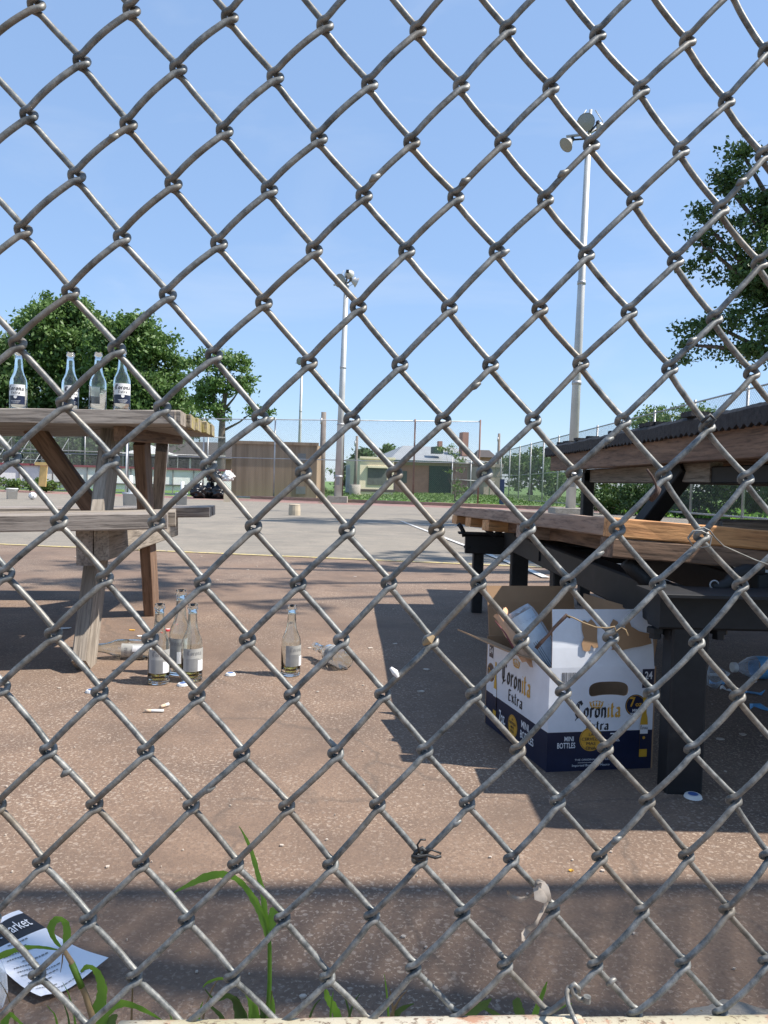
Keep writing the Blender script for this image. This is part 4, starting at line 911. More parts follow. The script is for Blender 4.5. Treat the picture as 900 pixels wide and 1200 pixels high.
# navy band
tx('MINI',ff,665.5,867,6,11,'whiteink',fn,.012,F_); tx('BOTTLES',ff,662.5,875.5,7,21,'whiteink',fn,.012,F_)
x,y=F_(691,866); addall('seal','gold',fn,disc(ff,x,y,.0235,34,.0005)); addall('seal_ring','navy',fn,ring(ff,x,y,.0212,.0218,34,.0009))
for s_,py in(('LA',862),('CERVEZA',867.5),('MAS',873),('FINA',878.5)): tx(s_,ff,691,py,4,{'LA':6,'CERVEZA':22,'MAS':11,'FINA':12}[s_],'navy',fn,.0,F_,.0012)
tx('7',ff,716,868,9,6,'whiteink',fn,.015,F_); tx('oz.',ff,722,870,4,6,'whiteink',fn,.015,F_)
tx('THE ORIGINAL CERVEZA',ff,694,892,2.4,42,'whiteink',fn,.0,F_); tx('Imported Beer from Mexico',ff,692,899,3.0,44,'whiteink',fn,.0,F_)
x0,y0=F_(677,893.5); x1,y1=F_(706,894); addall('rule','whiteink',fn,rect(ff,x0,y0-.0015,x1,y0-.0009,.0006))
# printed bottle on the front right
bx,by=F_(753,891); hh=.128; Wb=.0165; pr=[(-.5,0),(-.5,.5),(-.42,.6),(-.26,.68),(-.22,.97),(.22,.97),(.26,.68),(.42,.6),(.5,.5),(.5,0)]
addall('printed_bottle','amber',fr,([ff(bx+a_*Wb,by+b_*hh,.0010) for a_,b_ in pr],[tuple(range(len(pr)))[::-1]]))
addall('printed_bottle_label','whiteink',fr,rect(ff,bx-Wb*.5,by+hh*.36,bx+Wb*.5,by+hh*.50,.0014)); addall('printed_bottle_label','navy',fr,rect(ff,bx-Wb*.5,by+hh*.12,bx+Wb*.5,by+hh*.359,.0014))
addall('printed_seal','gold',fr,disc(ff,bx,by+hh*.3,.003,14,.0018))
g=place(nib('Corona',.26),ff,bx,by+hh*.43,.0045,width=Wb*.9,center=True); addall('lettering','ink',fr,([v+Vector((E1.y,-E1.x,0))*.0014 for v in g[0]],g[1]))
# left panel print. u runs from near corner backwards: mirror so text reads left to right
def flm(u,v_,off): return fl(DP-u,v_,off)
sc=DP/.28
coronita(flm,.082*sc,.122,.125*sc,.025,lp)
addall('crown_emblem','gold',lp,*crown(flm,.145*sc,.168,.032,.018))
addall('count_box','navy',lp,rect(flm,.014,.158,.038,.186,.0004)); 
g=place(font('24',.02),flm,.026,.168,.018,center=True,width=.018); nl=Vector((-E2.y,E2.x,0)); addall('lettering','whiteink',lp,([v+nl*.0006 for v in g[0]],g[1]))
addall('roundel','navy',lp,disc(flm,.027,.124,.021,26,.0004)); addall('roundel_ring','gold',lp,ring(flm,.027,.124,.0188,.0196,26,.0008))
def txl(s_,u,v_,h_,w_,m_,par,off=.0008):
    g=place(font(s_,.015),flm,u,v_,h_,center=True,width=w_); return addall('lettering',m_,par,([q+nl*off for q in g[0]],g[1]))
txl('7oz.',.027,.12,.018,.026,'gold',lp)
txl('7oz.',.098,.030,.036,.034,'whiteink',ln); addall('seal','gold',ln,disc(flm,.152,.040,.0235,30,.0005)); addall('seal_ring','navy',ln,ring(flm,.152,.04,.021,.0216,30,.0009))
for s_,v_ in(('LA',.052),('CERVEZA',.0435),('MAS',.035),('FINA',.0265)): txl(s_,.152,v_,.0075,{'LA':.008,'CERVEZA':.034,'MAS':.016,'FINA':.018}[s_],'navy',ln,.0013)
txl('MINI',.212,.052,.021,.036,'whiteink',ln); txl('BOTTLES',.222,.030,.022,.062,'whiteink',ln)
bx=.055; by=.03; addall('printed_bottle','amber',lp,([flm(bx+a_*Wb,by+b_*hh,.0010) for a_,b_ in pr],[tuple(range(len(pr)))[::-1]]))
addall('printed_bottle_label','whiteink',lp,rect(flm,bx-Wb*.5,by+hh*.36,bx+Wb*.5,by+hh*.50,.0014)); addall('printed_bottle_label','navy',lp,rect(flm,bx-Wb*.5,by+hh*.12,bx+Wb*.5,by+hh*.359,.0014))
# things inside the carton: clear bottle with a pale blue label and a peach sheet
pA=P(607,714,1.60); pB=P(651,786,1.56); ax=(pB-pA).normalized(); Ln=(pB-pA).length+.05; mt=(-ax).to_track_quat('Z','Y').to_matrix(); c0=pA+ax*Ln
pb=thing('plastic_bottle','clear plastic bottle with pale blue label tipped upside down in the carton','bottle',tuple(c0))
rr=.030
MB().lathe([(0,0),(rr*.5,.0),(rr*.95,.02),(rr,.03),(rr,Ln-.04),(rr*1.03,Ln-.03),(rr*.97,Ln-.012),(rr*.8,Ln),(rr*.3,Ln-.004),(0,Ln-.008)],c0,mt,26).build('bottle_body','clearplastic',pb,True)
def fpb(a0,r_):
    def f(u,v_,off): an=a0+u/r_; return c0+mt@Vector(((r_+off)*math.cos(an),(r_+off)*math.sin(an),v_))
    return f
# find angle that faces camera/left
best=max(np.linspace(0,2*math.pi,72),key=lambda a_:(mt@Vector((math.cos(a_),math.sin(a_),0))).dot(Vector((-.35,-.9,.25))))
f=fpb(best,rr+.0008); addall('label','blueplastic',pb,rect(f,-rr*1.1,.03,rr*1.05,Ln-.012,0,16))
addall('small_print','navy',pb,*[rect(f,-rr*.2+i*.004,.05,-rr*.2+i*.004+.0009,.12,.0004,1) for i in range(3)])
tg=thing('paper_bag','peach coloured crumpled paper tucked beside the bottle in the carton','paper',tuple(P(592,745,1.58)))
mb=MB(); vs=[];fs=[]; n=7
pq=[P(578,722,1.60),P(592,712,1.61),P(640,788,1.54),P(612,775,1.545)]
for i in range(n+1):
    for j in range(n+1):
        s_,t_=i/n,j/n; p=pq[0].lerp(pq[1],s_).lerp(pq[3].lerp(pq[2],s_),t_); p=p+Vector((0,-.012*math.sin(s_*3.1),.004*math.sin(i*2.3+j*1.7))); vs.append(p)
for i in range(n):
    for j in range(n): fs.append((i*(n+1)+j,(i+1)*(n+1)+j,(i+1)*(n+1)+j+1,i*(n+1)+j+1))
mb.add(vs,fs); mb.add([v+Vector((.004,.006,.0)) for v in vs],[q[::-1] for q in fs]); mb.build('crumpled_sheet','orangeplastic',tg,True)
mb=MB(); mb.tube([P(580,727,1.57),P(592,742,1.56),P(604,763,1.55),P(612,772,1.55)],[.0005,.0015,.002,.001],6); mb.build('dark_stain_strip','maroon',tg,True)
# ------------------------------------------------------------------ small things on the court
cap_i=0
def cap(label,px,py,m_='whiteplastic',tilt=0.0,r=.0135,z=0,flip=False):
    q=G(px,py); t=thing('bottle_cap',label,'bottle cap',(q.x,q.y,z),'bottle caps scattered on the court')
    n=42; mt=Matrix.Rotation(tilt,3,'X'); vs=[];prof=[(r*.80,.0062),(r*.95,.0050),(r,.0028),(r*1.06,.0)]
    for j,(rr,z_) in enumerate(prof):
        for k in range(n): a=2*math.pi*k/n; w_=rr*(1+(.05 if k%2 else 0)*(j/3)); vs.append(mt@Vector((w_*math.cos(a),w_*math.sin(a),z_))+Vector((q.x,q.y,z+.001+abs(math.sin(tilt))*r)))
    fs=[(j*n+k,(j*n+(k+1)%n),(j+1)*n+(k+1)%n,(j+1)*n+k) for j in range(3) for k in range(n)]+[tuple(range(n))]
    MB().add(vs,fs).build('crimped_shell',m_,t)
    c0=Vector((q.x,q.y,z+.0075+abs(math.sin(tilt))*r)); MB().add([c0+mt@Vector((r*.62*math.cos(2*math.pi*k/20),r*.62*math.sin(2*math.pi*k/20),0)) for k in range(20)],[tuple(range(20))]).build('cap_print','capblue' if m_=='whiteplastic' else 'whiteplastic',t)
cap('white and blue bottle cap between the trio of bottles and the upright one',270,791.5)
cap('white and blue bottle cap right in front of the trio of bottles',214,803.5)
cap('small white cap left of the trio under the wire, near the table leg',107,811.5)
cap('red bottle cap behind the trio of bottles',197,739.5,'red',r=.012)
cap('black and white ribbed cap at the foot of the black steel leg',812,935,'whiteplastic',r=.0145)
def butt(label,px,py,ang,L_=.05,r=.0036,filt=True):
    q=G(px,py); t=thing('cigarette_butt',label,'cigarette butt',(q.x,q.y,0)); d=Vector((math.cos(ang),math.sin(ang),0)); c0=Vector((q.x,q.y,r+.0006))
    MB().tube([c0-d*L_/2,c0+d*L_/2],r,8).build('paper_tube','whiteplastic',t,True)
    MB().tube([c0-d*(L_/2+.001),c0-d*(L_/2-.014)],r*1.04,8).build('filter','tan',t,True)
butt('bent cigarette end lying in front of the trio of bottles',181,835,.1,.042); butt('short white cigarette end lying across its tip nearest the trio',193,829,1.1,.025,.004)
butt('white cigarette end beside the clear plastic bottle on the right',838,793,-.1,.06,.0045)
def scrap(label,px,py,pts,m_,z=.0,h=.004,name='litter_scrap',cat='litter',group='small litter on the court'):
    q=G(px,py); vs=[Vector((q.x+a,q.y+b,z+h*(.4+.6*random.random()))) for a,b in pts]; n=len(pts)
    mb=MB(); mb.add(vs+[v-Vector((0,0,h*.38)) for v in vs],[tuple(range(n)),tuple(range(n,2*n))[::-1]]+[(k,(k+1)%n,n+(k+1)%n,n+k) for k in range(n)])
    o=mb.build(name,m_); o2=tag(o,label,cat,group); return o
def rp(r,n=7): return [(r*random.uniform(.6,1.2)*math.cos(2*math.pi*k/n),r*.9*random.uniform(.5,1.2)*math.sin(2*math.pi*k/n)) for k in range(n)]
scrap('yellow scrap of litter behind the lying bottle',155,739,rp(.012),'gold')
scrap('pinkish wrapper scrap just behind the lying bottle',164,746,rp(.011),'label')
scrap('pale scrap in the shade beside the left table leg',77,737,rp(.02),'label')
scrap('tiny yellow scrap on the court near the rag on the fence',669,1022,rp(.004),'gold')
pos=[(255,680),(301,664),(416,676),(398,746),(345,757),(364,760),(434,760),(158,681),(540,695),(500,785),(494,811),(88,653),(126,1017),(295,1048),(236,653),(330,992),(473,1100),(355,1169),(620,742),(463,755),(290,668),(850,905),(870,862),(845,867),(706,1022)]
def court_scraps():
    mb=MB(); 
    for i in range(120):
        if i<len(pos): q=G(*pos[i]); r=.010 if pos[i][1]<900 else .0035
        else:
            py=random.uniform(640,1150); px=random.uniform(0,900); q=G(px,py); r=random.uniform(.0006,.0024)*(1 if py>850 else 2.2)
        pts=rp(r,6); vs=[Vector((q.x+a,q.y+b,.0022+.0006*random.random())) for a,b in pts]; mb.add(vs+[v-Vector((0,0,.0018)) for v in vs],[tuple(range(6)),tuple(range(6,12))[::-1]]+[(k,(k+1)%6,6+(k+1)%6,6+k) for k in range(6)])
    o=mb.build('grit_and_crumbs','chip'); o['kind']='stuff'; tag(o,'pale crumbs, chips and grit strewn over the worn court','litter')
court_scraps()
# lying water bottle at the right
q=G(842,795); L_=.24; t=thing('water_bottle','clear plastic water bottle with blue label lying in the shade right of the steel leg','bottle',(q.x,q.y,0))
ax=Vector((.995,.10,0)).normalized(); mt=ax.to_track_quat('Z','Y').to_matrix(); c0=Vector((G(833,782).x,q.y,.034)); r=.033
prof=[(.011,.012),(.012,.022),(.02,.035),(.029,.052),(r,.068),(r,.088)]
for i in range(10): prof+= [(r*.93,.112+i*.012-.004),(r,.112+i*.012+.002)]
prof=[(.011,.012),(.012,.022),(.02,.035),(.029,.052),(r,.068),(r,.108)]+prof[6:]+[(r,.24),(r*.9,.25),(0,.245)]
MB().lathe(prof,c0,mt,28).build('bottle_body','clearplastic',t,True); MB().lathe([(0,0),(.0145,.0),(.0145,.013),(.0,.013)],c0,mt,18).build('screw_cap','whiteplastic',t)
def fw(u,v_,off): an=u/r; return c0+mt@Vector(((r+.0006+off)*math.cos(an),(r+.0006+off)*math.sin(an),v_))
addall('label','bluelabel',t,rect(fw,-math.pi*r,.070,math.pi*r,.104,0,28))
crushed=thing('crushed_cup','crushed clear plastic cup between the steel leg and the water bottle','cup',tuple(G(832,803)))
q=G(831,806); MB().lathe([(.0,.0),(.022,.002),(.025,.03),(.032,.06),(.030,.061)],(q.x,q.y,.004),Matrix.Rotation(.5,3,'Y')@Matrix.Diagonal((1,.6,1)),18).build('cup_wall','clearplastic',crushed,True)
for px,py,s_,lb_ in((840,804,.022,'flat pale blue film piece nearest the steel leg'),(852,811,.02,'small blue film piece just left of the fence knot beside the bottle'),(884,815,.028,'torn film piece under the middle of the water bottle'),(893,833,.03,'long forked film piece nearest us at the right edge'),(881,802,.012,'tiny white scrap touching the side of the water bottle')):
    q=G(px,py); mb=MB(); vs=[];fs=[]
    for i in range(5): vs+=[Vector((q.x+s_*(i-2)*.5,q.y+s_*.4*math.sin(i*1.7),.003+.006*random.random())),Vector((q.x+s_*(i-2)*.5+.004,q.y+s_*.45+s_*.3*math.sin(i*1.3),.004+.012*random.random()))]
    for i in range(4): fs.append((2*i,2*i+2,2*i+3,2*i+1))
    mb.add(vs,fs); mb.add([v-Vector((0,0,.0012)) for v in vs],[f_[::-1] for f_ in fs]); tag(mb.build('plastic_shred','bluelabel' if s_>.02 else 'label'),lb_,'litter','torn film pieces by the water bottle')
# receipt in the lower left corner
pc=[(-14,1102),(20,1083),(34,1087),(60,1095),(92,1117),(126,1139),(100,1152),(75,1166),(48,1177),(36,1167),(20,1152),(-8,1128)]
rc=thing('paper_flyer','crumpled white printed flyer with dark header band in the lower left corner','paper',tuple(G(50,1135)))
Pq=[[(-30,1118),(2,1152),(48,1179)],[(-8,1093),(40,1128),(76,1167)],[(22,1081),(78,1112),(127,1139)]]
def fp(u,v_,off=0):   # u,v in 0..1 over a 3x3 control net (quadratic)
    def qd(a,b,c_,t): # passes through mid
        return (a*(2*(t-.5)*(t-1))+b*(-4*t*(t-1))+c_*(2*t*(t-.5)))
    rows=[]
    for rw in Pq: rows.append([Vector((*xy(G(*p)),0)) for p in rw])
    p=qd(*[qd(*[r_[j] for r_ in rows],v_) for j in range(3)],u)
    z=.008+.004*math.sin(u*5+v_*2)+.005*math.sin(v_*6.0+1)*u*.6+.006*abs(v_-.5)
    p.z=max(.003,z)+off; return p
mb=MB(); n=22; vs=[fp(i/n,j/n) for i in range(n+1) for j in range(n+1)]; fs=[(i*(n+1)+j,(i+1)*(n+1)+j,(i+1)*(n+1)+j+1,i*(n+1)+j+1) for i in range(n) for j in range(n)]
mb.add(vs,fs); mb.mi=[1 if (fs[q][0]%(n+1))>=0 and .04<(fs[q][0]//(n+1))/n<.24 else 0 for q in range(len(fs))]; sheet_o=mb.build('sheet',['paper','ink'],rc,True)
mb=MB(); m2=10; band=[fp(-.0+i/m2*.6,.80+ (j)*.12,.0006) for i in range(m2+1) for j in range(2)]
pb_=[]; 
g=font('rt Market',.0); X=g[2]; mb=MB(); mb.add([fp(.205-v[1]*.15,.22+v[0]/X*.68,.0014) for v in g[0]],g[1]); mb.build('lettering','whiteink',rc)
mb=MB()
for i in range(13):
    u0=.30+i*.052
    v0=.12 if i%4 else .3; v1=v0+random.uniform(.25,.6); vv=v0
    while vv<v1:
        w_=random.uniform(.015,.05); a_=[fp(u0,vv,.0009),fp(u0,vv+w_,.0009),fp(u0+.013,vv+w_,.0009),fp(u0+.013,vv,.0009)]; mb.add(a_,[(0,1,2,3)]); vv+=w_+.012
mb.build('small_print','greypanel',rc)
tw=MB(); q=P(-2,1150,.66); tw.tube([P(-6,1125,.68),P(1,1145,.66),P(2,1162,.65),P(-4,1180,.64)],.005,8); tag(tw.build('clear_cord','clearplastic'),'curved clear plastic strip at the left edge below the flyer','litter')

# ------------------------------------------------------------------ things further off on the left
def bucket(label,px,py,r,h,m_,pole=None,thin=None,name='plastic_bucket'):
    q=G(px,py); t=thing(name,label,'bucket',tuple(q))
    MB().lathe([(0,.0),(r*.88,0),(r*.97,h*.9),(r*1.05,h*.9),(r*1.05,h),(r*.97,h),(r*.85,h*.3),(0,h*.28)],q,None,22).build('bucket_body',m_,t,True)
    if pole: MB().tube([(q.x,q.y,q.z+.1),(q.x+.02,q.y,q.z+pole)],.045,10).build('upright_tube','whiteplastic',t,True)
    if thin: MB().tube([(q.x-.09,q.y-.05,q.z+.2),(q.x-.07,q.y-.05,q.z+thin)],.022,8).build('pipe','galv',t,True)
    else: MB().tube([q+Vector((r*1.05*math.cos(a_),-r*.6*math.sin(a_)-r*.5,h*.85-.05*math.sin(a_))) for a_ in np.linspace(0,math.pi,9)],.005,5).build('handle','galv',t,True)
    return t
bucket('white plastic bucket with faded print beside the ball',14,585,.165,.33,'whiteplastic')
bucket('grey bucket with a tube and thin pipe standing in it behind the left table',152,593.5,.17,.33,'greyplastic',.75,1.6)
bucket('pale bucket with a short white tube right of the left table legs',212.5,593.5,.15,.36,'greyplastic',.65)
q=G(38,585.5); t=thing('ball','white ball with small dark patches on the court','ball',tuple(q)); r=.115
MB().lathe([(r*math.sin(a_),r-r*math.cos(a_)) for a_ in np.linspace(0,math.pi,15)],q,None,22).build('ball_shell','ball',t,True)
for a_,e_ in((-1.6,.3),(-.9,-.2),(-2.3,-.3),(-1.3,-.8),(-1.9,.9),(-.6,.7)):
    n_=Vector((math.cos(a_)*math.cos(e_),math.sin(a_)*math.cos(e_),math.sin(e_))); u_=n_.cross(Vector((0,0,1))).normalized(); v_=n_.cross(u_); c0=q+Vector((0,0,r))+n_*(r-.0005)
    MB().add([c0+n_*.002+(u_*math.cos(2*math.pi*k/5)+v_*math.sin(2*math.pi*k/5))*.022 for k in range(5)],[(0,1,2,3,4)]).build('dark_patch','greypanel',t)
q=G(345,604); t=thing('log_stump','short pale wooden stump on the grey court','stump',tuple(q)); MB().lathe([(0,0),(.115,0),(.118,.10),(.11,.19),(.112,.215),(.09,.222),(0,.222)],q,Matrix.Diagonal((1,.9,1)),14).build('stump_body','sandy',t)
q=G(266,588); t=thing('concrete_block','pale weathered block beside the container, near the bin bags','block',tuple(q)); MB().box(q+Vector((0,0,.16)),(.26,.24,.33),Matrix.Rotation(.2,3,'Z')).build('block_body','sandy',t); MB().box(q+Vector((0,0,.335)),(.2,.2,.04),Matrix.Rotation(.5,3,'Z')).build('block_cap','concrete',t)
# bin bags
for i,(px,py,r,m_,lab) in enumerate(((233,585,.42,'bag','black bin bag at the left of the heap by the container'),(246,586,.46,'bag','black bin bag at the front middle of the heap'),(258,585,.42,'bag','black bin bag at the right of the heap'),(252,573,.4,'bag','black bin bag on top of the heap'),(267,572,.3,'whiteplastic','white bin bag at the right end of the heap'))):
    Yb=33.2+ (i%2)*.3; q=P(px,py,Yb); bm=bmesh.new(); bmesh.ops.create_icosphere(bm,subdivisions=4,radius=r)
    for v in bm.verts:
        d=v.co.normalized(); s_=.78+.13*math.sin(d.x*7+i)*math.cos(d.z*6+i*2)+.10*math.sin(d.y*13+d.z*9+i)+.05*math.sin(d.x*23+d.y*19); v.co=Vector((d.x*r*s_*1.1,d.y*r*s_,d.z*r*s_*.85+ (.25*r if d.z>.9 else 0)))
        v.co.z=max(v.co.z,-.6*r)
    me=bpy.data.meshes.new('bin_bag'); bm.to_mesh(me); bm.free(); me.materials.append(MT[m_]); me.polygons.foreach_set('use_smooth',[True]*len(me.polygons))
    o=bpy.data.objects.new('bin_bag',me); COL.objects.link(o); zb_=gz(Yb)+.6*r if py>580 else gz(Yb)+.95; o.location=(q.x,Yb,zb_); tag(o,lab,'bin bag','bin bags heaped by the container')
# yellow board stand
Yy=34.5; t=thing('plywood_stand','bright yellow plywood stand leaning before the rink boards','board',(P(50,572,Yy).x,Yy,gz(Yy)))
a=P(51.5,546,Yy); b=P(49.5,570,Yy); MB().beam(b,a,.33,.05,(1,0,0)).build('upright_board','yellowply',t); MB().box(P(49,543.5,Yy-.06),(.6,.10,.14)).build('top_board','yellowply',t)
for i,(px,w_) in enumerate(((8,14),(26,12),(44,6),(57,6))):
    q=P(px,572,35.3); t=thing('weed_clump',['leafy weeds at the far left in front of the rink','leafy weeds between the bucket and the yellow stand','small weeds at the left foot of the yellow stand','small weeds at the right foot of the yellow stand'][i],'weeds',(q.x,35.3,gz(35.3)),'weeds along the rink boards')
    ce=[(q.x+random.uniform(-1,1)*w_*.035,35.3+random.uniform(-.3,.3),gz(35.3)+random.uniform(.1,.55)) for _ in range(12)]; leaves('leaves','leafB',ce,[.25]*12,36,.07,t)
# grass fringe along far fence
ce=[];
for i in range(900):
    px=random.uniform(374,590); q=atx(min(px,590)); ce.append((q.x+random.uniform(-.1,.1),q.y+random.uniform(-.05,.8),gz(q.y)+random.uniform(0,.10)))
t=None
def stuff_leaves(name,m_,ce,cs,per,leaf,lab):
    o=bpy.data.objects.new('tmp',None); COL.objects.link(o); l=leaves(name,m_,ce,[cs]*len(ce),per,leaf,o); l.parent=None; bpy.data.objects.remove(o); l['kind']='stuff'; l['label']=lab; l['category']='grass'
stuff_leaves('grass_tufts','blade',ce,.12,6,.05,'uneven grass growing along the foot of the far fence')
ce=[(random.uniform(-6,22),random.uniform(36,58),0) for _ in range(6000)]; ce=[(x,y,gz(y)+.02) for x,y,z in ce]
stuff_leaves('lawn_grass','leafB',ce,.16,4,.06,'rough green lawn between the court and the brick building')
ce=[(random.uniform(9.3,16),random.uniform(12,34),0) for _ in range(2500)]; ce=[(x,y,gz(y)+.08) for x,y,z in ce]
stuff_leaves('verge_grass','blade',ce,.2,5,.09,'long grass along the outside of the right hand fence')

# ------------------------------------------------------------------ the chain link fence in front
FY=R(4.25); FD=.5
Fu=Vector((math.cos(FY),math.sin(FY),0)); Fn=Vector((-math.sin(FY),math.cos(FY),0))  # Fn points away from the camera
def onf(px,py,w_=0):
    d=ray(px,py); t=(Vector((0,FD,0)).dot(Fn)+w_)/d.dot(Fn); return Vector((0,0,CH))+d*t
def uv(p): q=p-Vector((0,FD,0)); return q.dot(Fu),p.z
def fpt(u,v_,w_=0): return Vector((0,FD,0))+Fu*u+Fn*w_+Vector((0,0,v_))
KN=np.array([float(x) for x in """42.7 6.7 96 72.7 34 136 90 207.3 27.3 270.7 154.3 13 209 81 150.7 146.7 203.3 216 143 279 269.3 20.7 263.3 154 256.7 286 381 30 322.7 90.7 433.3 99 374 162.3 490 36 540.7 100.7 482.7 166.7 315.7 222.7 426.7 229.3 534.3 230.7 368.3 293.3 476.7 294 589.3 166.7 595 35 582.7 294 700.7 40.7 645.7 102.7 751.7 105 806 47.7 693.3 169.3 798.3 176 851.7 118.3 639.3 233.3 744 235 845 245 687.3 298 898.3 60 895 181.7 791.7 305 82.7 342.7 20.7 403.3 196.7 346 136.7 409.3 250.7 416.7 76 473.3 190 478.3 14 537.3 130 539.3 244.3 546.7 69.3 611.7 183.3 613.3 309.3 355 420 360 526.7 360.7 362.3 425 468.7 427.3 575 427.3 304.7 489.3 412.3 491.7 519.3 492.7 355.7 554 462.3 555 567.7 554 632.7 361.7 737.3 365 837.3 372.7 680.7 425 785 431 881 436.7 624.7 491.7 730 492.7 828.7 499.3 672.7 554 777.7 556 874 560 890 308 6.7 672.7 122.7 678.3 237.3 683.3 62.7 743.3 176 749.3 290 750 1.7 806 116.7 811.7 230.7 816 56.7 879.3 170.7 880 283.3 883.3 406.7 621.7 511.7 620.7 349.3 684 455.7 683.3 560.7 682.7 400 750 504.7 750.7 342.3 815 448.3 813.3 555 813.3 393.3 882.7 498 878.3 297 617 618.3 618.3 723.3 619.3 822.3 627.3 666 681.7 770.7 683.3 867.7 685 611 749.3 715.7 746 816.7 751.7 660 810 763.3 811.7 864.3 815 606.7 878.3 709.3 876 811 877.3 110.7 943.3 48.3 1011.7 224 944 165 1011.7 276 1013.3 103.3 1078.3 218.3 1078.3 43.3 1143.3 157.3 1145 271.7 1146 336 945 442.3 942.7 547.3 940.7 387.3 1013.3 491.7 1006.7 599 1006 330.7 1076 435.7 1073.3 541.7 1069.3 383.3 1145 484.3 1134 591.7 1130.7 653.3 938.3 758.3 937.3 860 936.7 702.7 1003.3 804.3 1001.7 646.7 1065 751.7 1066.7 851.7 1065 697.3 1130 800 1128.3 897.7 1125 899.3 1001.7""".split()]).reshape(-1,2)
idx={0:(0,0)}; st=[0]
while st:
    i=st.pop(); a,b=idx[i]
    for da,db,dx,dy in((1,1,54,68),(-1,-1,-54,-68),(1,-1,56,-63),(-1,1,-56,63)):
        d=np.hypot(*(KN-KN[i]-[dx,dy]).T); j=int(d.argmin())
        if d[j]<16 and j not in idx: idx[j]=(a+da,b+db); st.append(j)
UV=np.array([uv(onf(*KN[i])) for i in range(len(KN))]); IX=np.array([idx[i] for i in range(len(KN))])
Am=np.c_[IX,np.ones(len(IX))]; cu=np.linalg.lstsq(Am,UV[:,0],rcond=None)[0]; cv=np.linalg.lstsq(Am,UV[:,1],rcond=None)[0]
RES=np.c_[UV[:,0]-Am@cu,UV[:,1]-Am@cv]; DK={tuple(IX[i]):i for i in range(len(IX))}
def knot(a,b):
    i=DK.get((a,b)); bu=np.array([a*cu[0]+b*cu[1]+cu[2],a*cv[0]+b*cv[1]+cv[2]])
    if i is not None: return bu+RES[i]
    d2=((IX-[a,b])**2).sum(1); k=np.argsort(d2)[:4]; w_=1/(d2[k]+.5); r=(RES[k]*w_[:,None]).sum(0)/w_.sum()*math.exp(-d2[k[0]]/30)
    return bu+r
FTOP=3.36
nf=thing('chain_link_fence','weathered near chain link fence we look through, spanning the whole view','fence',(0,FD,0))
WR=.00203
vs=[];fs=[]
kb0=None
def vmin_at(u): # top of bottom rail
    return RAILZ+ (u)*RSL
ra=onf(0,1196); rb_=onf(900,1183.5); (ua,za),(ub,zb2)=uv(ra),uv(rb_); RSL=(zb2-za)/(ub-ua); RAILZ=za-ua*RSL-.021
amin,amax=int(-(1.0)/cu[0])-16,int(4.6/cu[0])
def spiral(a):
    """one zigzag wire between knot columns a and a+1"""
    # bottom-most row
    pts=[]
    nrow=int((FTOP-0.15)/abs(cv[1]))
    b=int(round((RAILZ-.0-cv[2])/cv[1])); 
    if (a+b)%2: b+=1
    b+=2
    detail=(-.42<a*cu[0]+cu[2]<.46)
    lo=[]
    while True:
        k0=knot(a,b)       # left knot
        if k0[1]>FTOP: break
        fine=detail and k0[1]<1.05
        e=.0031; h=.0040
        rr=.0025
        z0=k0[1]
        # left bend: back below -> wraps at left -> front above
        L=[(k0[0]+.0016,k0[1]-h,rr),(k0[0]-e,k0[1]-h*.45,rr*.6),(k0[0]-e,k0[1]+h*.45,-rr*.6),(k0[0]+.0012,k0[1]+h,-rr)]
        k1=knot(a+1,b-1)
        Rb=[(k1[0]-.0016,k1[1]-h,-rr),(k1[0]+e,k1[1]-h*.45,-rr*.6),(k1[0]+e,k1[1]+h*.45,rr*.6),(k1[0]-.0012,k1[1]+h,rr)]
        k2=knot(a,b-2)
        pts+=L
        d0=np.array(L[-1]);d1=np.array(Rb[0]); bow=.0020
        js=(.2,.4,.6,.8) if fine else (.5,)
        for s_ in js: q=d0+(d1-d0)*s_; q[2]-=bow*4*s_*(1-s_); q[1]+=.0004*4*s_*(1-s_); pts.append(tuple(q))
        pts+=Rb
        d0=np.array(Rb[-1]); d1=np.array((k2[0]+.0016,k2[1]-h,rr))
        for s_ in ((.3,.7) if fine else (.5,)): q=d0+(d1-d0)*s_; q[2]+=.0014*4*s_*(1-s_); pts.append(tuple(q))
        b-=2
    return [p for p in pts if RAILZ+p[0]*RSL-.004<p[1]<FTOP+.01]
def spline(pts,sub):
    out=[];n=len(pts); P_=np.array(pts)
    for i in range(n-1):
        p0=P_[max(i-1,0)];p1=P_[i];p2=P_[i+1];p3=P_[min(i+2,n-1)]
        L_=np.linalg.norm(p2-p1); m=sub if L_<.012 else sub
        for k in range(m):
            t=k/m; out.append(.5*((2*p1)+(-p0+p2)*t+(2*p0-5*p1+4*p2-p3)*t*t+(-p0+3*p1-3*p2+p3)*t**3))
    out.append(P_[-1]); return np.array(out)
FuN=np.array(Fu);FnN=np.array(Fn);O0=np.array([0,FD,0.])
VV=[];FF=[];base_=0
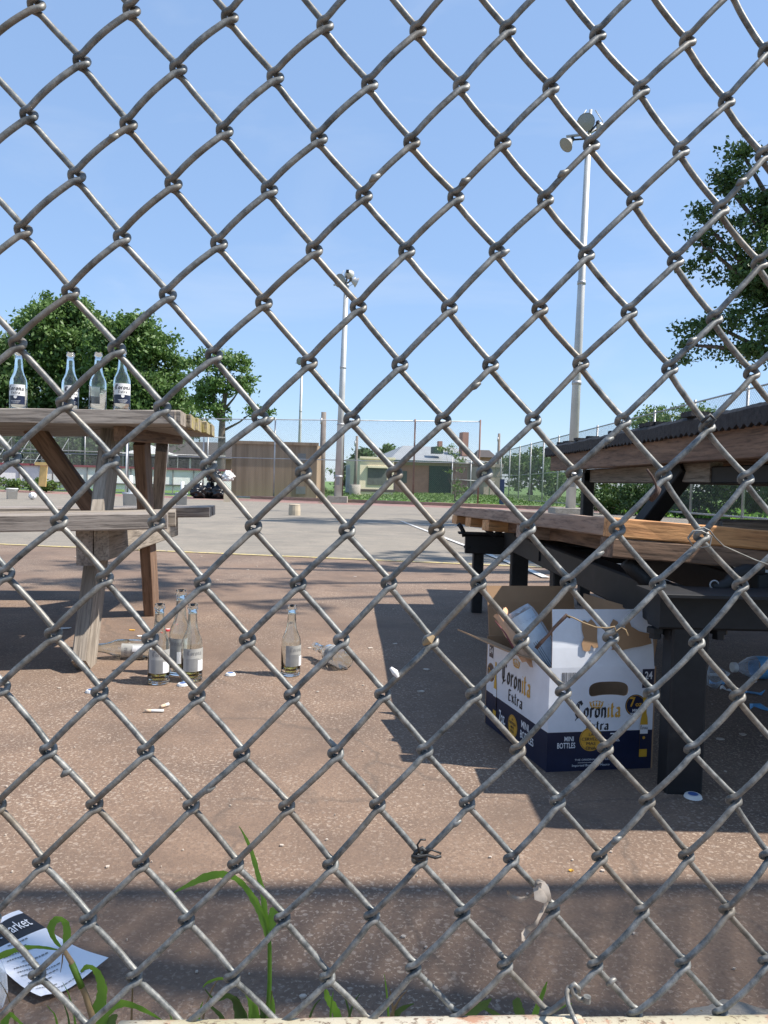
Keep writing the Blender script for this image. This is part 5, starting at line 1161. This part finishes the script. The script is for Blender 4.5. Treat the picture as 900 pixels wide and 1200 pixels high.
def np_tube(pts3,rad,n,phase=0):
    global base_
    m=len(pts3); t=np.gradient(pts3,axis=0); t/=np.linalg.norm(t,axis=1)[:,None]
    ref=FnN-np.outer(t@FnN,np.ones(3))*t; ln=np.linalg.norm(ref,axis=1)
    # parallel transport frame
    up=np.zeros_like(t); u0=np.cross(t[0],[0.3,.2,1]); u0/=np.linalg.norm(u0); up[0]=u0
    for i in range(1,m):
        q=up[i-1]-t[i]*(up[i-1]@t[i]); up[i]=q/np.linalg.norm(q)
    bb=np.cross(t,up); an=2*np.pi*np.arange(n)/n
    V=pts3[:,None,:]+rad*(up[:,None,:]*np.cos(an)[None,:,None]+bb[:,None,:]*np.sin(an)[None,:,None])
    VV.append(V.reshape(-1,3)); i=np.arange(m-1)[:,None]*n; k=np.arange(n)[None,:]; k2=(k+1)%n
    FF.append(np.stack([i+k,i+k2,i+n+k2,i+n+k],-1).reshape(-1,4)+base_); base_+=m*n
for a in range(amin,amax):
    pts=spiral(a)
    if len(pts)<4: continue
    arr=np.array(pts); 
    det=(-.42<a*cu[0]+cu[2]<.46)
    arr=arr[np.argsort(np.arange(len(arr)))]
    if det:
        lowm=arr[:,1]<1.08; n1=int(lowm.sum()); A1=spline(arr[:n1+1],4); A2=spline(arr[n1:],1)
        for Aq,n_ in((A1,12),(A2,6)):
            if len(Aq)>2: np_tube(O0+Aq[:,[0]]*FuN+Aq[:,[2]]*FnN+Aq[:,[1]]*np.array([0,0,1.]),WR,n_)
    else:
        np_tube(O0+arr[:,[0]]*FuN+arr[:,[2]]*FnN+arr[:,[1]]*np.array([0,0,1.]),WR,5)
V=np.concatenate(VV);F=np.concatenate(FF)
me=bpy.data.meshes.new('wire_mesh'); me.vertices.add(len(V)); me.vertices.foreach_set('co',V.astype(np.float32).ravel()); me.loops.add(F.size); me.loops.foreach_set('vertex_index',F.ravel().astype(np.int32)); me.polygons.add(len(F)); me.polygons.foreach_set('loop_start',(np.arange(len(F))*4).astype(np.int32)); me.update(calc_edges=True)
me.polygons.foreach_set('use_smooth',[True]*len(F)); me.materials.append(MT['wire']); o=bpy.data.objects.new('wire_mesh',me); COL.objects.link(o); o.parent=nf; o.matrix_parent_inverse=parent_inv(nf)
print('fence verts',len(V))
# zinc nubs sitting on the wires
for (px,py) in ((135,162),(335,496),(660,204),(810,398),(708,656),(440,208),(545,212),(539,968),(722,985),(868,213),(716,519),(735,1148),(66,917),(560,455),(250,930),(600,300)):
    q=np.array(onf(px,py,-.006)); m_=V[(np.abs((V-q)@FnN)<.02)]; d2=((m_-q)**2).sum(1); j=int(d2.argmin())
    near=m_[d2<d2[j]+.006**2]; c0=Vector(near.mean(0)) if len(near)>3 else Vector(m_[j]); c0=Vector(m_[j])*.7+c0*.3
    sd=random.uniform(-1,1); MB().tube([c0-Fu*.0035-Vector((0,0,.0025)),c0-Fu*.001,c0+Fu*.003+Vector((0,0,.0022))],[.0010,.0024,.0010],8).build('zinc_nub','wire',nf,True)
# rails and posts
for z_,r_,m_,sl_ in((RAILZ,.021,'rail',RSL),(FTOP+.02,.021,'galv',0)):
    pts=[fpt(u,z_+u*sl_+(.0008*math.sin(u*9)),-.012 if z_<1 else -.0) for u in np.linspace(-1.4,5.0,60)]
    if z_<1:
        j=fpt(*[uv(onf(662,1190))[0]],RAILZ) if False else None
    MB().tube(pts,r_,20).build('bottom_rail' if z_<1 else 'top_rail',m_,nf,True)
us=uv(onf(668,1190))[0]
MB().tube([fpt(us-.30+k*.02,RAILZ+(us-.3+k*.02)*RSL,-.012) for k in range(15)]+[fpt(us+.006,RAILZ+us*RSL,-.012)],.0232,20).build('rail_sleeve','rail',nf,True)
for u in(-1.35,1.75,4.9): MB().tube([fpt(u,-.1,-.045),fpt(u,FTOP+.08,-.045)],.03,14).build('post','galv',nf,True)
# hog ring and ties
def ft(pts,r_,m_,nm,w_=-.006,n_=8): return MB().tube([onf(a_,b_,w_+(c_[0] if c_ else 0)) for a_,b_,*c_ in pts],r_,n_).build(nm,m_,nf,True)
ft([(689,1168),(684,1171),(677,1170),(671,1163),(669,1156),(673,1153),(678,1158),(678,1164,.008),(671,1160,.010),(666,1157,.004),(664,1164,-.006),(666,1178,-.012),(672,1192,-.026),(678,1204,-.030)],.0016,'wire','hog_ring')
MB().lathe([(0,-.002),(.0026,-.002),(.0026,.002),(0,.002)],onf(688,1171,-.008),None,10).build('ring_tip','wire',nf)
ft([(758,550),(764,558),(768,566),(770,575),(768,580)],.0008,'twig','tie_wire',-.009)
for k in range(3): q=onf(765+k*1.6,577+k*1.4,-.004); MB().tube([q+Vector((.0042*math.cos(a_)*.6,-.0042*math.sin(a_),.0042*math.cos(a_))) for a_ in np.linspace(0,6.28,12)],.0008,5).build('tie_wire','twig',nf,True)
ft([(806,632),(814,622),(824,618),(832,622),(838,630),(848,640),(866,648),(884,656),(904,663)],.0005,'wire','loose_wire',-.008)
ft([(812,640),(806,630),(812,622),(822,622),(834,628),(832,640),(820,642)],.0005,'wire','loose_wire',-.009)
ft([(822,495),(832,486),(838,492),(830,500)],.0012,'blackplastic','wire_tie',-.008)
# black zip tie remains
ft([(484,1005),(488,998),(495,994),(500,999),(497,1006),(490,1008),(486,1002)],.0016,'blackplastic','cable_tie',-.007)
ft([(482,1003),(490,1004),(500,1002),(510,1005),(517,1003)],.0011,'blackplastic','cable_tie',-.009)
ft([(492,1000),(489,990),(493,984),(499,984)],.0007,'blackplastic','cable_tie',-.009)
ft([(499,998),(506,996),(517,1000)],.0007,'blackplastic','cable_tie',-.009)
# rag of torn plastic hanging on a wire
t=thing('plastic_rag','torn grey strip of plastic tied round a fence wire near the bottom','rag',tuple(onf(633,1045)))
def rag(pts,ws,nm='strip',w0=-.007):
    P3=[onf(a_,b_,w0+.003*math.sin(i*1.9)) for i,(a_,b_) in enumerate(pts)]; vs=[];fs=[]
    for i,p in enumerate(P3):
        d=(P3[min(i+1,len(P3)-1)]-P3[max(i-1,0)]).normalized(); s_=d.cross(Fn).normalized()*ws[i]/2; vs+=[p-s_,p+Fn*.0012*(-1)**i,p+s_+Fn*.001]
    for i in range(len(P3)-1): fs+=[(i*3,i*3+1,i*3+4,i*3+3),(i*3+1,i*3+2,i*3+5,i*3+4)]
    mb=MB(); mb.add(vs,fs); mb.add([v+Fn*.0006 for v in vs],[f_[::-1] for f_ in fs]); return mb.build(nm,'cloth',t,True)
rag([(630,1032),(632,1038),(636,1045),(640,1053),(644,1058)],[.003,.009,.010,.008,.004],'knot'); rag([(634,1036),(630,1042),(632,1050),(640,1056)],[.002,.006,.008,.004],'knot',-.010)
rag([(628,1046),(620,1052),(611,1055),(603,1053),(597,1049),(595,1044)],[.003,.003,.004,.003,.002,.001]); rag([(641,1058),(636,1068),(631,1078),(627,1085),(619,1090),(614,1097),(613,1104)],[.003,.003,.0025,.004,.005,.005,.002])
# gum on wire
t2=MB(); q=onf(463,788,-.007); t2.tube([q+Vector((-.003,0,.003)),q,q+Vector((.002,0,-.003))],[.0010,.0022,.0010],8); tag(t2.build('chewing_gum','label'),'small white blob stuck on a fence wire above the shadow edge','gum')
t2=MB(); q=onf(503,752,-.006); t2.tube([q+Vector((-.004,0,-.002)),q+Vector((0,-.001,.001)),q+Vector((.003,0,.004))],[.001,.0028,.001],7); tag(t2.build('dried_bud','drystem'),'dry brown bud caught on a fence knot','plant debris')
# dead twig with tendril on the fence in front of the carton
t=thing('dead_tendril','thin dead twig and curling tendril caught on the fence in front of the carton','twig',tuple(onf(665,722)))
MB().tube([onf(a_,b_,-.004) for a_,b_ in((628,760),(634,753),(642,745),(650,735),(658,727),(664,721),(668,724))],[.0012,.0013,.0010,.0011,.0012,.0014,.0006],7).build('twig','twig',t,True)
MB().tube([onf(a_,b_,-.005) for a_,b_ in((664,721),(672,724),(684,730),(698,735),(712,736),(720,734),(722,740),(728,735),(733,738),(736,745))],.0005,5).build('tendril','drystem',t,True)
# ------------------------------------------------------------------ concrete kerb under the fence, dirt, weeds
bm=bmesh.new(); nx,ny=260,10; x0=.10; vs=[]
grid=[[None]*(ny+1) for _ in range(nx+1)]
for i in range(nx+1):
    for j in range(ny+1):
        x=x0+i/nx*4.4; u_=i/nx
        fade=max(0.0,min(1,(x-.09)/.20)); fade=fade*fade*(3-2*fade)
        y_=.40+ j/ny*(.272+ .008*math.sin(x*23)+.005*math.sin(x*61+1)+.003*math.sin(x*139))+x*math.tan(FY)
        z_=.100*fade if j<ny-1 else (.088*fade if j==ny-1 else -.02)
        z_+=(.003*math.sin(x*41+j)*.5+.0015*math.sin(x*57+j*3)+.0008*random.uniform(-1,1))*fade-(.012 if fade<.02 else 0)
        grid[i][j]=bm.verts.new((x,y_,z_))
for i in range(nx):
    for j in range(ny): bm.faces.new((grid[i][j],grid[i+1][j],grid[i+1][j+1],grid[i][j+1]))
me=bpy.data.meshes.new('concrete_kerb'); bm.to_mesh(me); bm.free(); me.materials.append(MT['concrete']); me.polygons.foreach_set('use_smooth',[True]*len(me.polygons)); kb_=bpy.data.objects.new('concrete_kerb',me); COL.objects.link(kb_); tag(kb_,'rough broken concrete kerb under the near fence at the lower right','kerb')
# dry leaf litter and soil at the foot of the fence
mb=MB()
for i in range(420):
    x=random.uniform(-.42,.42); y_=random.uniform(.55,.80)+x*.074; y_=min(y_,.55+abs(random.gauss(0,.10))+x*.074)
    z_=.003 if x<.1 else .006
    if x>.27 and y_<.62+x*.074: z_=.106
    elif x>.08: continue
    r=random.uniform(.0012,.0042); pts=rp(r,5); a_=random.uniform(-.5,.5)
    mb.add([Vector((x+p[0],y_+p[1],z_+p[0]*a_+.003)) for p in pts],[(0,1,2,3,4)])
lit=mb.build('leaf_litter','drystem'); lit['kind']='stuff'; tag(lit,'dry leaf bits and soil along the foot of the near fence','litter')
def blade(pts,ws,par,nm='leaf',Y=.62,side=None,m_='blade'):
    P3=[P(a_,b_,Y+(c_[0] if c_ else 0)) for a_,b_,*c_ in pts]
    # smooth
    Q=[];Wd=[]
    for i in range(len(P3)-1):
        p0=P3[max(i-1,0)];p1=P3[i];p2=P3[i+1];p3=P3[min(i+2,len(P3)-1)]
        for k in range(4):
            t_=k/4; Q.append(.5*((2*p1)+(p2-p0)*t_+(2*p0-5*p1+4*p2-p3)*t_*t_+(3*p1-p0-3*p2+p3)*t_**3)); Wd.append(ws[i]*(1-t_)+ws[i+1]*t_)
    Q.append(P3[-1]); Wd.append(ws[-1]); Wd=[q*(.86+.10*math.sin(i*2.3)+.05*math.sin(i*5.1)) for i,q in enumerate(Wd)]; vs=[];fs=[]
    for i,p in enumerate(Q):
        d=(Q[min(i+1,len(Q)-1)]-Q[max(i-1,0)]).normalized(); s_=(Vector(side) if side else d.cross(Vector((.25,1,.35)))).normalized()*Wd[i]/2
        vs+=[p-s_+Vector((0,-.0006,.0012)),p,p+s_+Vector((0,-.0006,.0012))]
    for i in range(len(Q)-1): fs+=[(i*3,i*3+1,i*3+4,i*3+3),(i*3+1,i*3+2,i*3+5,i*3+4)]
    mb=MB(); mb.add(vs,fs); return mb.build(nm,m_,par,True)
def stem(pts,r_,par,Y=.62,m_='blade'): return MB().tube([P(a_,b_,Y+(c_[0] if c_ else 0)) for a_,b_,*c_ in pts],r_,8).build('stem',m_,par,True)
w1=thing('tall_grass_weed','tall green grass weed with arching leaves behind the fence at the bottom','weed',(P(315,1190,.62).x,.62,0)); 
b0=P(313,1262,.62)
stem([(313,1262),(314,1195),(316,1150),(316,1110),(315,1090)],[.0025,.0022,.0018,.0017,.0014],w1)
blade([(313,1100),(308,1078),(300,1060),(290,1044),(277,1031),(262,1026),(245,1028),(226,1036),(204,1047)],[.004,.008,.009,.0075,.0075,.009,.0095,.006,.0005],w1)
blade([(314,1098),(311,1075),(308,1048),(302,1025),(296,1003),(289,985),(280,969)],[.003,.006,.006,.0055,.005,.0035,.0004],w1)
blade([(315,1098),(318,1084),(322,1072),(326,1063),(322,1061)],[.004,.009,.012,.008,.001],w1)
blade([(312,1230),(312,1195),(315,1175),(319,1162)],[.006,.007,.005,.001],w1,m_='drystem'); blade([(316,1230),(319,1195),(320,1178),(317,1162)],[.006,.006,.004,.001],w1)
w2=thing('curled_grass_weed','green weed with looped leaf and brown jointed stem in front of the flyer','weed',(P(110,1190,.62).x,.62,0))
stem([(118,1262),(108,1190),(100,1165),(92,1148),(84,1128),(76,1115)],[.003,.0028,.0025,.0022,.0022,.0018],w2,m_='drystem')
stem([(96,1157),(90,1143),(84,1129)],.0026,w2)
blade([(76,1115),(66,1105),(60,1092),(63,1082),(70,1078),(77,1083),(79,1096),(76,1110)],[.003,.006,.008,.007,.007,.009,.009,.004],w2)
blade([(72,1115),(55,1112),(38,1111),(20,1114),(0,1122),(-20,1132)],[.002,.004,.005,.006,.007,.006],w2)
blade([(95,1140),(103,1134),(112,1138),(118,1150),(120,1165),(115,1182),(108,1200)],[.002,.006,.009,.011,.011,.010,.005],w2)
blade([(74,1118),(73,1130),(71,1140)],[.002,.0012,.0003],w2,m_='drystem')
w3=thing('low_grass_weed','low broad bladed grass at the foot of the fence left of the tall weed','weed',(P(285,1195,.62).x,.62,0))
blade([(290,1240),(287,1200),(280,1180),(268,1168),(252,1172),(240,1160)],[.008,.010,.009,.008,.004,.001],w3,m_='leafA'); blade([(296,1240),(297,1190),(293,1170),(285,1160),(262,1148),(245,1152),(238,1158)],[.008,.010,.008,.006,.004,.003,.0005],w3)
blade([(285,1240),(281,1195),(277,1175),(276,1168)],[.008,.011,.009,.001],w3,m_='leafA'); blade([(299,1240),(300,1195),(298,1172)],[.01,.010,.001],w3); blade([(270,1240),(262,1198),(250,1183),(243,1178)],[.006,.007,.005,.001],w3,m_='leafA'); blade([(305,1240),(309,1195),(304,1180)],[.006,.008,.001],w3,m_='leafA')
w4=thing('grass_weed','long green blade curving out at the bottom left above the rail','weed',(P(130,1195,.6).x,.6,0))
blade([(115,1240),(120,1195),(136,1178),(155,1179),(175,1188),(192,1198)],[.006,.010,.011,.009,.006,.001],w4,Y=.6); blade([(125,1240),(130,1200),(138,1190)],[.008,.010,.002],w4,Y=.6,m_='leafA')
blade([(0,1240),(6,1198),(12,1190),(20,1196),(30,1205)],[.006,.008,.008,.006,.002],w4,Y=.6)
blade([(74,1240),(66,1195),(60,1185),(55,1179)],[.003,.0025,.0015,.0004],w4,Y=.6)
gs=[]
rg=random.Random(5)
tf_=thing('dry_grass_sprigs','thin dry and green grass sprigs along the foot of the fence near the flyer','weed',(P(200,1195,.63).x,.63,0))
for i in range(16):
    x=rg.choice([rg.uniform(150,270),rg.uniform(330,470),rg.uniform(20,150)]); hgt=rg.uniform(18,60); bend=rg.uniform(-26,26)
    blade([(x,1240),(x+bend*.1,1200),(x+bend*.5,1196-hgt*.6),(x+bend,1196-hgt)],[.0022,.0026,.0018,.0003],tf_,Y=.62+rg.uniform(-.01,.03),m_=rg.choice(['blade','drystem','leafA']))
w5=thing('grass_weed','dark single blade right of the tall weed, behind a fence wire','weed',(P(392,1195,.62).x,.62,0))
blade([(398,1240),(396,1195),(390,1180),(384,1170),(382,1160)],[.006,.009,.010,.008,.002],w5)
w6=thing('grass_weed','small sprigs of grass above the rail left of the hog ring','weed',(P(610,1195,.63).x,.63,0))
blade([(620,1235),(627,1190),(636,1165),(641,1151)],[.005,.006,.004,.0005],w6,Y=.63); blade([(612,1235),(610,1195),(606,1178),(608,1170)],[.008,.011,.010,.002],w6,Y=.63,m_='leafA'); blade([(635,1235),(640,1195),(655,1182),(670,1177)],[.005,.007,.005,.001],w6,Y=.63); blade([(600,1235),(590,1198),(565,1180),(560,1172)],[.006,.007,.006,.001],w6,Y=.63,m_='leafA')
w7=thing('grass_weed','tiny dry looking leaves above the rail near the bottom centre','weed',(P(470,1195,.62).x,.62,0))
blade([(462,1235),(464,1195),(470,1184),(485,1177)],[.005,.006,.006,.001],w7,m_='leafA'); blade([(540,1235),(548,1195),(565,1180),(576,1171)],[.006,.009,.009,.001],w7,m_='leafA')
